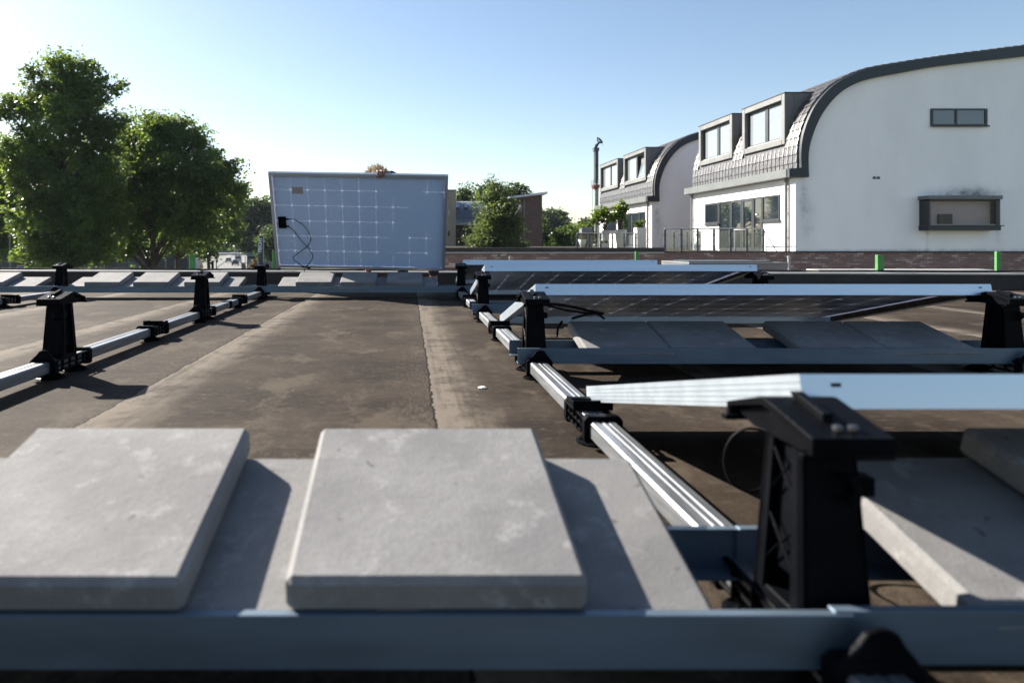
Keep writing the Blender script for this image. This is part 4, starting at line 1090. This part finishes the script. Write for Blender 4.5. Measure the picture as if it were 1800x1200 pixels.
tree('roadside_tree', 'dark tree rising behind the birch and the dark brick block', 880, 90, [(858, 345, 22, 22), (895, 345, 18, 18), (915, 338, 11, 10), (878, 370, 36, 30)], 'leaf_dark', .34, 9, .6, 26, .25)
tree('poplar_tree', 'hazy bluish tree beside the dark brick block', 975, 170, [(968, 385, 14, 16), (985, 388, 14, 18), (975, 405, 24, 20), (990, 412, 14, 18), (962, 412, 14, 20), (975, 430, 22, 14)], 'leaf_far', .55, 6, .8, 24, .35)
tree('garden_tree', 'bright green bushy tree left of the balustrade with potted trees', 1000, 62, [(1002, 412, 20, 16), (985, 420, 14, 14), (1015, 405, 14, 14), (1000, 430, 30, 14), (1025, 418, 16, 20)], 'leaf_lime', .22, 14, .4, 30, .2)
tree('garden_tree', 'taller green tree behind the potted trees terrace', 1035, 85, [(1034, 396, 14, 14), (1045, 405, 14, 18), (1026, 412, 14, 16)], 'leaf_far', .28, 11, .5, 28, .22)
tree('garden_tree', 'dark shaded tree touching the end wall of the dark brick block', 958, 75, [(958, 425, 10, 26), (964, 435, 12, 14), (955, 400, 7, 20)], 'leaf_dark', .26, 12, .4, 28, .16)
# potted trees on the terrace
def potted(px, D, ptop, crown, pr0, label):
    x = X(px, D); r = empty('potted_tree', (x, D, .15), label=label, cat='potted plant', group='potted trees on the terrace')
    hgt = Z(ptop, D) - .15
    m = MB(); m.lathe([(pr0 * .62, .005), (pr0 * .95, hgt * .9), (pr0, hgt), (pr0 * .9, hgt), (pr0 * .85, hgt - .06)], (0, 0, 0), 20); m.build('pot', M['pot'], r, smooth=False)
    m = MB(); m.lathe([(pr0 * .86, hgt - .05), (pr0 * .2, hgt - .03)], (0, 0, 0), 14); m.build('soil', M['soil_and_shade'], r)
    m = MB(); pts = []
    s = D / F
    for (lx, ly, rx, rz) in crown:
        e = Vector((X(lx, D) - x, random.uniform(-.1, .1), Z(ly, D) - .15))
        m.tube([(0, 0, hgt - .05), (e.x * .3, 0, hgt + (e.z - hgt) * .5), tuple(e)], [.035, .025, .008], 6)
        rx *= 1.25; rz *= 1.25; k = int(95 * rx * rz / 100); u = rng.normal(size=(k, 3)); u /= np.linalg.norm(u, axis=1, keepdims=True)
        pts.append(np.array(e) + u * rng.uniform(.1, 1.25, size=(k, 1)) * np.array([rx * s, rx * s, rz * s]))
    m.build('trunk', M['bark'], r, smooth=True)
    leaf_mesh('crown', np.concatenate(pts), .17, M['leaf_fig'], r, .5)
potted(1064, 32.0, 405, [(1058, 372, 9, 8), (1050, 381, 9, 9), (1068, 378, 9, 9), (1043, 389, 5, 6), (1062, 388, 8, 6)], .22, 'potted tree with a wide low crown in a straight white pot')
potted(1091, 31.6, 404, [(1094, 360, 6, 6), (1088, 368, 9, 8), (1098, 370, 8, 8), (1080, 377, 8, 7), (1092, 381, 10, 8), (1101, 396, 4, 6), (1078, 386, 6, 5)], .27, 'taller potted tree in a flared white pot')
potted(1129, 33.5, 418, [(1128, 392, 5, 5), (1118, 394, 5, 5), (1122, 400, 5, 4)], .16, 'small potted shrub before the dark terrace doors of the farther house')
g = empty('barbecue', (X(1030, 31.5), 31.5, .15), label='black barbecue with a pale lid behind the balustrade', cat='barbecue')
m = MB(); m.frustum((-.24, .24, -.25, .25), (-.26, .26, -.28, .28), .04, .74); m.box(.28, .5, -.2, .2, .66, .69); m.build('cabinet', M['cardark'], g, bevel=.01)
m = MB(); m.prism([(-.26, .745), (.26, .745), (.22, .94), (-.16, .98)], 'x', -.26, .26); m.build('lid', M['zinc'], g, bevel=.02)
for sx in (-.2, .2):
    m = MB(); m.lathe([(.03, 0), (.03, .04)], (sx, -.1, 0), 8); m.build('foot', M['plastic'], g)
m = MB(); m.lathe([(.06, .0), (.12, .2), (.2, .45), (.19, .45), (.10, .2)], (X(1024, 31), 31, .15), 16); tag(m.build('white_bowl_planter', M['pot'], smooth=True), 'tapered white bowl planter beside the barbecue', 'planter')
pb = empty('planter_box', (X(1063, 30.9), 30.9, .15), label='low white planter box with yellow-green grass before the straight white pot', cat='planter')
m = MB(); m.box(-.18, .18, -.15, .15, 0, .28); m.build('box', M['pot'], pb, bevel=.01)
leaf_mesh('grass_tuft', np.stack([rng.uniform(-.17, .17, 160), rng.uniform(-.14, .14, 160), rng.uniform(.26, .38, 160)], 1), .09, M['leaf_fig'], pb, .1)

# ------------------------------------------------------------------ mid-distance buildings
D = 62.0
b1 = empty('beige_building', (X(780, D), D, GZ), label='beige clad tower block edge showing right of the upheld panel', cat='building')
m = MB(); m.box(X(700, D), X(801, D), D, D + 9, GZ, Z(336, D)); part(m, 'wall', M['beige'], b1)
m = MB(); m.box(X(699, D), X(802, D), D - .1, D + 9.1, Z(336, D) + .004, Z(334.5, D) + .06); part(m, 'roof_edge', M['gutter'], b1)
for (py0, py1) in ((370, 378), (406, 414)):
    m = MB(); m.box(X(787, D), X(790.5, D), D - .04, D - .003, Z(py1, D), Z(py0, D)); part(m, 'window', M['glass'], b1)
for k in range(6):
    m = MB(); xx = X(788 + k * 2.2, D); m.box(xx, xx + .02, D - .02, D - .003, GZ, Z(337, D)); part(m, 'cladding_seam', M['beige'], b1)
D = 66.0
b2 = empty('curved_roof_building', (X(840, D), D, GZ), label='brick building with a curved blue-grey metal roof behind the birch', cat='building')
m = MB(); m.box(X(802, D), X(900, D), D, D + 14, GZ, Z(393, D)); part(m, 'wall', M['darkbrick'], b2)
m = MB(); A = []; 
for k in range(13):
    t = k / 12 * math.pi / 2; A.append((D + .0 + 6 * (1 - math.cos(t)), Z(393, D) + .1 + 2.35 * math.sin(t)))
for k in range(12):
    m.quad((X(801, D), A[k][0], A[k][1]), (X(900, D), A[k][0], A[k][1]), (X(900, D), A[k + 1][0], A[k + 1][1]), (X(801, D), A[k + 1][0], A[k + 1][1]))
m.prism([(a, b) for a, b in A] + [(D + 6, Z(393, D))], 'x', X(801, D) + .01, X(900, D) - .01)
for q in range(26):
    xx = X(801, D) + .05 + q * .21
    for k in range(12): m.hexa([(xx, A[k][0], A[k][1]), (xx + .02, A[k][0], A[k][1]), (xx + .02, A[k][0], A[k][1] + .03), (xx, A[k][0], A[k][1] + .03), (xx, A[k + 1][0], A[k + 1][1]), (xx + .02, A[k + 1][0], A[k + 1][1]), (xx + .02, A[k + 1][0], A[k + 1][1] + .03), (xx, A[k + 1][0], A[k + 1][1] + .03)])
part(m, 'roof', M['metalroof'], b2)
m = MB(); m.box(X(799, D), X(901, D), D - .35, D + .02, Z(396, D), Z(391.5, D)); part(m, 'gutter', M['metalroof'], b2, bevel=.02)
for pxw in (806, 821, 833):
    t0 = .62; t1 = .95
    m = MB(); ya, za = D + 6 * (1 - math.cos(t0)), Z(393, D) + .1 + 2.35 * math.sin(t0); yb, zb = D + 6 * (1 - math.cos(t1)), Z(393, D) + .1 + 2.35 * math.sin(t1)
    xx = X(pxw, D); m.hexa([(xx - .16, ya, za + .02), (xx + .16, ya, za + .02), (xx + .16, yb, zb + .02), (xx - .16, yb, zb + .02), (xx - .16, ya - .1, za + .14), (xx + .16, ya - .1, za + .14), (xx + .16, yb - .1, zb + .14), (xx - .16, yb - .1, zb + .14)])
    part(m, 'roof_window', M['glass'], b2)
for pxw in (803.5, 816, 829):
    m = MB(); m.box(X(pxw, D), X(pxw + 4, D), D - .03, D - .003, Z(416, D), Z(403, D)); part(m, 'window', M['glass'], b2)
D = 56.0
b3 = empty('dark_brick_building', (X(925, D), D, GZ), label='tall dark brick block with an overhanging slanted slab roof', cat='building')
m = MB(); x0, x1 = X(898, D), X(953, D); m.prism([(x0, GZ), (x1, GZ), (x1, Z(342, D)), (x0, Z(349, D))], 'y', D, D + 8); part(m, 'wall', M['darkbrick'], b3)
m = MB(); xa, xb = X(893, D), X(959, D); m.prism([(xa, Z(350, D)), (xb, Z(342, D)), (xb, Z(338, D)), (xa, Z(346.5, D))], 'y', D - .8, D + 8.5); part(m, 'roof', M['metalroof'], b3)
m = MB(); m.box(X(901, D), X(918, D), D - .05, D - .003, Z(432, D), Z(357, D)); wf = part(m, 'window', M['frame_dark'], b3)
for (a, b, c, d_) in ((902, 909.5, 380, 359), (911, 917, 380, 359), (902, 909.5, 402, 382), (911, 917, 402, 382), (902, 917, 429, 404)):
    m = MB(); m.box(X(a, D), X(b, D), D - .07, D - .053, Z(c, D), Z(d_, D)); part(m, 'pane', M['glass'], wf)
m = MB(); m.tube([(X(921, D), D - .06, Z(434, D)), (X(921, D), D - .06, Z(352, D))], .05, 6); part(m, 'downpipe', M['zinc'], b3)

# mobile lattice mast behind the farther house
D = 80.0
cr_ = empty('crane_mast', (X(1048, D), D, GZ), label='slim telescoping crane mast with a raised bent jib behind the farther house', cat='crane')
s = D / F
m = MB(); m.lathe([(4.2 * s, GZ), (3.6 * s, Z(330, D)), (2.6 * s, Z(322, D))], (X(1048.5, D), D, 0), 10); part(m, 'lower_mast', M['mastgrey'], cr_)
m = MB(); z0, z1 = Z(323, D), Z(265, D); xa = X(1048, D)
hw = 2.6 * s
for sx in (-1, 1):
    for sy in (-1, 1): m.tube([(xa + sx * hw, D + sy * hw, z0), (xa + sx * hw, D + sy * hw, z1)], .05, 5)
nst = 26
for k in range(nst):
    za, zb = z0 + (z1 - z0) * k / nst, z0 + (z1 - z0) * (k + 1) / nst
    for sy in (-1, 1): m.tube([(xa - hw, D + sy * hw, za), (xa + hw, D + sy * hw, zb)], .035, 4)
    for sx in (-1, 1): m.tube([(xa + sx * hw, D - hw, za), (xa + sx * hw, D + hw, zb)], .035, 4)
m.box(xa - .2 * hw, xa + hw * .9, D - hw * .6, D + hw * .6, z0, z1)
part(m, 'mast', M['lattice'], cr_)
m = MB(); m.box(X(1043, D), X(1052, D), D - .35, D + .35, Z(266, D), Z(262, D))
for px in (1043.3, 1051.5): m.box(X(px, D) - .04, X(px, D) + .04, D - .3, D + .3, Z(262, D), Z(260, D))
part(m, 'mast_head', M['lattice'], cr_)
m = MB(); m.tube([P(1047, 262, D), P(1048, 256.5, D), P(1053, 251, D), P(1059, 250.7, D)], [.22, .2, .13, .1], 6)
m.tube([P(1059, 251, D), P(1055, 245, D), P(1050, 241.5, D)], [.12, .1, .05], 5); m.tube([P(1050, 241.5, D), P(1050.3, 249, D)], .05, 4); m.tube([P(1050.3, 249, D), P(1058, 251, D)], .04, 4)
for k in range(4): m.tube([P(1050.2, 243 + k * 1.6, D), P(1053 + k * 1.3, 244 + k * 1.6, D)], .03, 4)
m.tube([P(1059, 251, D), P(1058.8, 256.5, D)], .02, 4)
part(m, 'jib', M['lattice'], cr_)
m = MB(); m.box(X(1041.5, D), X(1053.5, D), D - .5, D + .5, Z(330, D), Z(325, D)); m.box(X(1043.5, D), X(1051, D), D - .4, D + .4, Z(333, D), Z(330, D) - .004); part(m, 'platform', M['red'], cr_)
m = MB()
for px in (1041, 1045, 1049, 1053):
    for yy in (D - .5, D + .5): m.tube([(X(px, D), yy, Z(326, D)), (X(px, D), yy, Z(317, D))], .025, 4)
for yy in (D - .5, D + .5):
    for pz in (317.5, 321.5): m.tube([(X(1041, D), yy, Z(pz, D)), (X(1053.5, D), yy, Z(pz, D))], .02, 4)
part(m, 'guard_rail', M['mastgrey'], cr_)
m = MB(); m.tube([P(1041.2, 325, D), P(1041, 400, D)], .025, 4); m.tube([P(1044, 262, D), P(1044, 318, D)], .012, 4); part(m, 'hoist_cable', M['lattice'], cr_)

# ------------------------------------------------------------------ street furniture and traffic on the far left
def pole_sign(name, px, ptop, D, wpx, hpx, mt, label, border=None, pole=1.2, cat='sign'):
    r = empty(name, (X(px, D), D, GZ), label=label, cat=cat); s = D / F
    m = MB(); m.tube([(0, 0, 0), (0, 0, Z(ptop, D) - GZ)], pole * s / 2, 8); m.build('pole', M['mastgrey'], r)
    zc = Z(ptop + hpx / 2, D) - GZ
    if border:
        m = MB(); m.box(-wpx * s / 2, wpx * s / 2, -.05 - pole * s, -.02 - pole * s, zc - hpx * s / 2, zc + hpx * s / 2); m.build('border', M[border], r)
        m = MB(); m.box(-wpx * s * .38, wpx * s * .38, -.07 - pole * s, -.053 - pole * s, zc - hpx * s * .36, zc + hpx * s * .36); m.build('plate', M[mt], r)
    elif wpx:
        m = MB(); m.prism([(wpx * s / 2 * math.cos(k * math.pi / 10), zc + hpx * s / 2 * math.sin(k * math.pi / 10)) for k in range(20)], 'y', -.05 - pole * s, -.02 - pole * s); m.build('plate', M[mt], r)
    return r
lp_ = empty('street_lamp', (X(17.5, 45), 45, GZ), label='slender grey street lamp with a flat horizontal arm', cat='street lamp'); s = 45 / F
zt = Z(367, 45) - GZ
m = MB(); m.tube([(0, 0, 0), (0, 0, zt - .25), (-.06, 0, zt - .08), (-.2, 0, zt)], [.06, .05, .05, .05], 8); m.tube([(.18, 0, zt + .0), (-.9, 0, zt + .01)], .035, 6); m.build('pole', M['mastgrey'], lp_, smooth=True)
m = MB(); m.prism([(-1.5, zt - .05), (-.85, zt - .05), (-.85, zt + .05), (-1.4, zt + .04)], 'y', -.12, .12); m.build('lamp_head', M['mastgrey'], lp_, bevel=.01)
pole_sign('direction_sign', 38, 466, 70, 14, 12, 'blue_sign', 'blue sign with a yellow border low behind the parapet', 'yellow')
pole_sign('road_sign', 236, 460, 75, 4.2, 7, 'blue_sign', 'round blue road sign before the dark hedge')
pole_sign('road_sign', 291.5, 455, 75, 3.6, 4, 'mastgrey', 'thin grey post with a small plate beside the bare lime trunk')
pole_sign('road_sign', 183, 463, 72, 3, 4, 'mastgrey', 'thin grey post with a small plate below the tallest lime tree')
pole_sign('road_sign', 380, 451, 110, 4, 5, 'whitetrim', 'white round-faced road sign at the kerb of the road')
pole_sign('road_sign', 431, 433, 190, 2.2, 3, 'whitetrim', 'tall thin signal post in front of the pale kiosk')
for px, l in ((412, 'tall thin lighting mast at the far end of the road'), (439, 'short thin lighting mast behind the pale kiosk roof')):
    m = MB(); m.tube([P(px, 447, 330) , P(px, 430, 330)], .22, 6); tag(m.build('lighting_mast', M['whitetrim']), l, 'lamp post')
gf = empty('metal_gate_frame', (X(247, 80), 80, GZ), label='pale metal gate posts with wire fence before the dark hedge', cat='gate')
s = 80 / F
for px in (245.5, 249.5):
    m = MB(); m.tube([(X(px, 80) - X(247, 80), 0, 0), (X(px, 80) - X(247, 80), 0, Z(461, 80) - GZ)], .05, 6); m.build('post', M['mastgrey'], gf)
m = MB(); zt = Z(461, 80) - GZ
m.tube([(X(200, 80) - X(247, 80), 0, zt), (X(249.5, 80) - X(247, 80), 0, zt)], .03, 5)
for k in range(14): 
    xx = (X(205 + k * 3, 80) - X(247, 80)); m.tube([(xx, 0, zt - 1.6), (xx, 0, zt)], .01, 4)
m.build('wire_panel', M['mastgrey'], gf)
m = MB(); m.box(X(-60, 88), X(330, 88), 88, 88.6, GZ, Z(449, 88)); tag(m.build('dark_garden_wall', M['dark'], bevel=.05), 'long dark wall behind the lime trunks', 'wall')
wb = empty('white_cabin', (X(326, 92), 92, GZ), label='white site cabin between the lime trunks and a green post', cat='cabin')
m = MB(); m.box(-.75, .9, 0, 4, .15, Z(452, 92) - GZ); m.build('wall', M['carwhite'], wb, bevel=.04)
m = MB(); m.box(-.8, .95, -.05, 4.05, Z(452, 92) - GZ + .003, Z(452, 92) - GZ + .09); m.build('roof', M['mastgrey'], wb)
m = MB(); m.box(-.7, -.55, -.06, -.003, .2, Z(453, 92) - GZ); m.build('corner_post', M['whitetrim'], wb)
ws = empty('warning_sign', (X(354.5, 80), 80, GZ), label='small orange warning triangle on an orange board', cat='sign')
m = MB(); zt = Z(462.5, 80) - GZ; m.prism([(-.17, zt - .30), (.17, zt - .30), (0, zt)], 'y', -.03, 0); m.build('triangle', M['red'], ws)
m = MB(); m.prism([(-.10, zt - .26), (.10, zt - .26), (0, zt - .08)], 'y', -.045, -.033); m.build('triangle_face', M['whitetrim'], ws)
m = MB(); m.box(-.2, .2, -.03, 0, zt - .58, zt - .32); m.build('board', M['orange'], ws)
m = MB(); m.tube([(0, .04, 0), (0, .04, zt - .2)], .03, 6); m.build('pole', M['mastgrey'], ws)
m = MB(); m.box(X(371.5, 95), X(375, 95), 95, 95.3, GZ, Z(459, 95)); m.box(X(369, 95), X(376.5, 95), 94.95, 95.35, Z(459, 95) + .003, Z(458, 95)); tag(m.build('dark_post', M['plastic'], bevel=.02), 'stout black post with a flat cap at the kerb', 'post')
ban = empty('green_banner', (X(381, 150), 150, GZ), label='narrow green banner on a pole by the road trees', cat='banner')
m = MB(); m.tube([(0, 0, 0), (0, 0, Z(443, 150) - GZ)], .05, 6); m.build('pole', M['mastgrey'], ban)
m = MB(); m.prism([(-.25, Z(456, 150) - GZ), (.15, Z(456, 150) - GZ), (.25, Z(445, 150) - GZ), (-.05, Z(444, 150) - GZ)], 'y', -.09, -.06); m.build('cloth', M['green'], ban)
m = MB(); D = 150; m.prism([(X(424.5, D), Z(474, D)), (X(432, D), Z(474, D)), (X(430, D), Z(463, D)), (X(424, D), Z(462, D))], 'y', D, D + .8); tag(m.build('utility_cabinet', M['sign_panel'], bevel=.03), 'leaning dark cabinet at the kerb beside the road', 'cabinet')
# kiosk
D = 145
kb = empty('kiosk', (X(444, D), D, GZ), label='pale blue kiosk with a dark glazed band next to the totem', cat='kiosk')
m = MB(); m.box(X(434, D), X(452, D), D, D + 5, GZ, Z(455, D)); part(m, 'wall', M['carblue'], kb)
m = MB(); m.box(X(434.3, D), X(453, D), D - .05, D + 5, Z(455, D) + .003, Z(450.5, D)); part(m, 'window_band', M['glass'], kb)
m = MB(); m.box(X(433.6, D), X(458, D), D - .3, D + 5.2, Z(450.5, D) + .003, Z(443.5, D)); part(m, 'roof', M['carblue'], kb, bevel=.05)
sh = empty('dry_shrub', (X(446, 118), 118, GZ), label='orange-brown dry shrub before the kiosk', cat='shrub')
pts = crown_points([((0, 0, Z(464, 118) - GZ), (.65, .6, .8)), ((.3, 0, Z(468, 118) - GZ), (.5, .5, .6)), ((0, 0, .9), (.6, .6, .9))], 40, .15, 20)
m = MB(); m.tube([(0, 0, 0), (.05, 0, 1.6)], [.06, .02], 5); m.build('stem', M['bark'], sh)
leaf_mesh('foliage', pts, .34, M['leaf_dry'], sh)
m = MB(); D = 112; m.box(X(455, D), X(489, D), D, D + .3, GZ, Z(459, D)); tag(m.build('grey_garden_wall', M['concrete'], bevel=.02), 'plain grey wall under the lettered totem', 'wall')
D = 108
tt = empty('totem_sign', (X(458, D), D, GZ), label='tall slate totem sign with white vertical lettering', cat='sign')
m = MB(); m.prism([(X(453.5, D), GZ), (X(461.5, D), GZ), (X(462, D), Z(415, D)), (X(454.5, D), Z(416.5, D))], 'y', D, D + .35); part(m, 'panel', M['sign_panel'], tt, bevel=.015)
m = MB(); m.box(X(462, D) + .01, X(463, D), D - .02, D + .37, GZ, Z(414, D)); part(m, 'edge_post', M['mastgrey'], tt)
cu = bpy.data.curves.new('lettering', 'FONT'); cu.body = 'FEICHT'; cu.size = 1; cu.extrude = .02; cu.align_x = 'LEFT'; cu.offset = .03
to = bpy.data.objects.new('lettering_tmp', cu); COL.objects.link(to); bpy.context.view_layer.update()
lm = bpy.data.meshes.new_from_object(to.evaluated_get(bpy.context.evaluated_depsgraph_get())); bpy.data.objects.remove(to)
lm.name = 'lettering'; lm.materials.clear(); lm.materials.append(M['lettering'])
xs = [v.co.x for v in lm.vertices]; ys = [v.co.y for v in lm.vertices]; x_0, x_1, y_0, y_1 = min(xs), max(xs), min(ys), max(ys)
Lh = (Z(417.5, D) - Z(443.3, D)); Lw = 6.0 * D / F
for v in lm.vertices:
    u_ = (v.co.x - x_0) / (x_1 - x_0); w_ = (v.co.y - y_0) / (y_1 - y_0); zz = v.co.z
    v.co = Vector((X(453.7 + u_ * .9, D) + (1 - w_) * Lw - X(458, D), -.03 - zz, Z(443.3, D) + u_ * Lh - GZ))
lm.flip_normals()
link(bpy.data.objects.new('lettering', lm), tt)
m = MB(); D = 330; m.box(X(340, D), X(436, D), D, D + 3, GZ, GZ + .9); tag(m.build('far_guard_wall', M['mastgrey']), 'pale low barrier crossing the far end of the road', 'barrier')

def car(label, px, D, body, van=False, rear=True, rz=.23):
    r = empty('parked_van' if van else 'car', (X(px, D), D, GZ + .02), rz, label, 'van' if van else 'car')
    w_, l_, h_ = (1.95, 5.4, 2.35) if van else (1.78, 4.2, 1.45)
    m = MB()
    if van: pr_ = [(0, .35), (l_, .35), (l_, 1.0), (l_ - .9, 1.25), (l_ - 1.5, h_ - .1), (l_ - 1.9, h_), (.1, h_), (0, h_ - .2)]
    else: pr_ = [(0, .32), (l_, .32), (l_ - .05, .72), (l_ - 1.1, .88), (.08, .92), (0, .75)]
    m.prism(pr_, 'x', -w_ / 2, w_ / 2); b = m.build('body', body, r, bevel=.07, seg=2)
    if not van:
        m = MB(); m.hexa([(-w_ * .47, .15, .93), (w_ * .47, .15, .93), (w_ * .47, l_ - 1.15, .90), (-w_ * .47, l_ - 1.15, .90), (-w_ * .36, .65, h_ - .06), (w_ * .36, .65, h_ - .06), (w_ * .36, l_ - 2.0, h_ - .06), (-w_ * .36, l_ - 2.0, h_ - .06)]); m.build('windows', M['glass'], r, bevel=.03)
        m = MB(); m.box(-w_ * .365, w_ * .365, .62, l_ - 1.95, h_ - .055, h_); m.build('roof', body, r, bevel=.02)
    else:
        m = MB(); m.box(-w_ * .40, w_ * .40, -.02, -.001, 1.35, 1.95); m.build('windows', M['glass'], r)
    for sx in (-1, 1):
        for yy in (.8, l_ - .85):
            m = MB(); m.tube([(sx * (w_ / 2 - .2), yy, .31), (sx * (w_ / 2 + .02), yy, .31)], .31, 14); m.build('wheel', M['tyre'], r)
        m = MB(); zz = (.9, 1.3) if van else (.66, .86); m.box(sx * w_ * .44 - .09, sx * w_ * .44 + .09, -.03, .05, zz[0], zz[1]); m.build('tail_light', M['taillight'], r)
    m = MB(); m.box(-.26, .26, -.02, -.002, .42, .53); m.build('number_plate', M['yellow'], r)
    return r
car('black car driving away, lowest on the road', 413.3, 183, M['cardark'])
car('pale blue car in the left lane behind the black car', 401.5, 208, M['carblue'])
car('white van ahead of the black car', 418.5, 205, M['carwhite'], True)
car('dark car half hidden between the white cabin and a green post', 330, 120, M['cardark'], rz=1.2)

# ------------------------------------------------------------------ the air
hm = bpy.data.materials.new('hazy_air'); hm.use_nodes = True; nt = hm.node_tree
for nd in list(nt.nodes):
    if nd.type == 'BSDF_PRINCIPLED': nt.nodes.remove(nd)
vp = nt.nodes.new('ShaderNodeVolumePrincipled'); vp.inputs['Color'].default_value = (.72, .86, 1.0, 1); vp.inputs['Density'].default_value = .0001; vp.inputs['Anisotropy'].default_value = .2
nt.links.new(vp.outputs[0], nt.nodes['Material Output'].inputs['Volume'])
m = MB(); m.box(-1520, 1520, -320, 2520, GZ - 1, 16)
tag(m.build('haze', hm), kind='stuff')
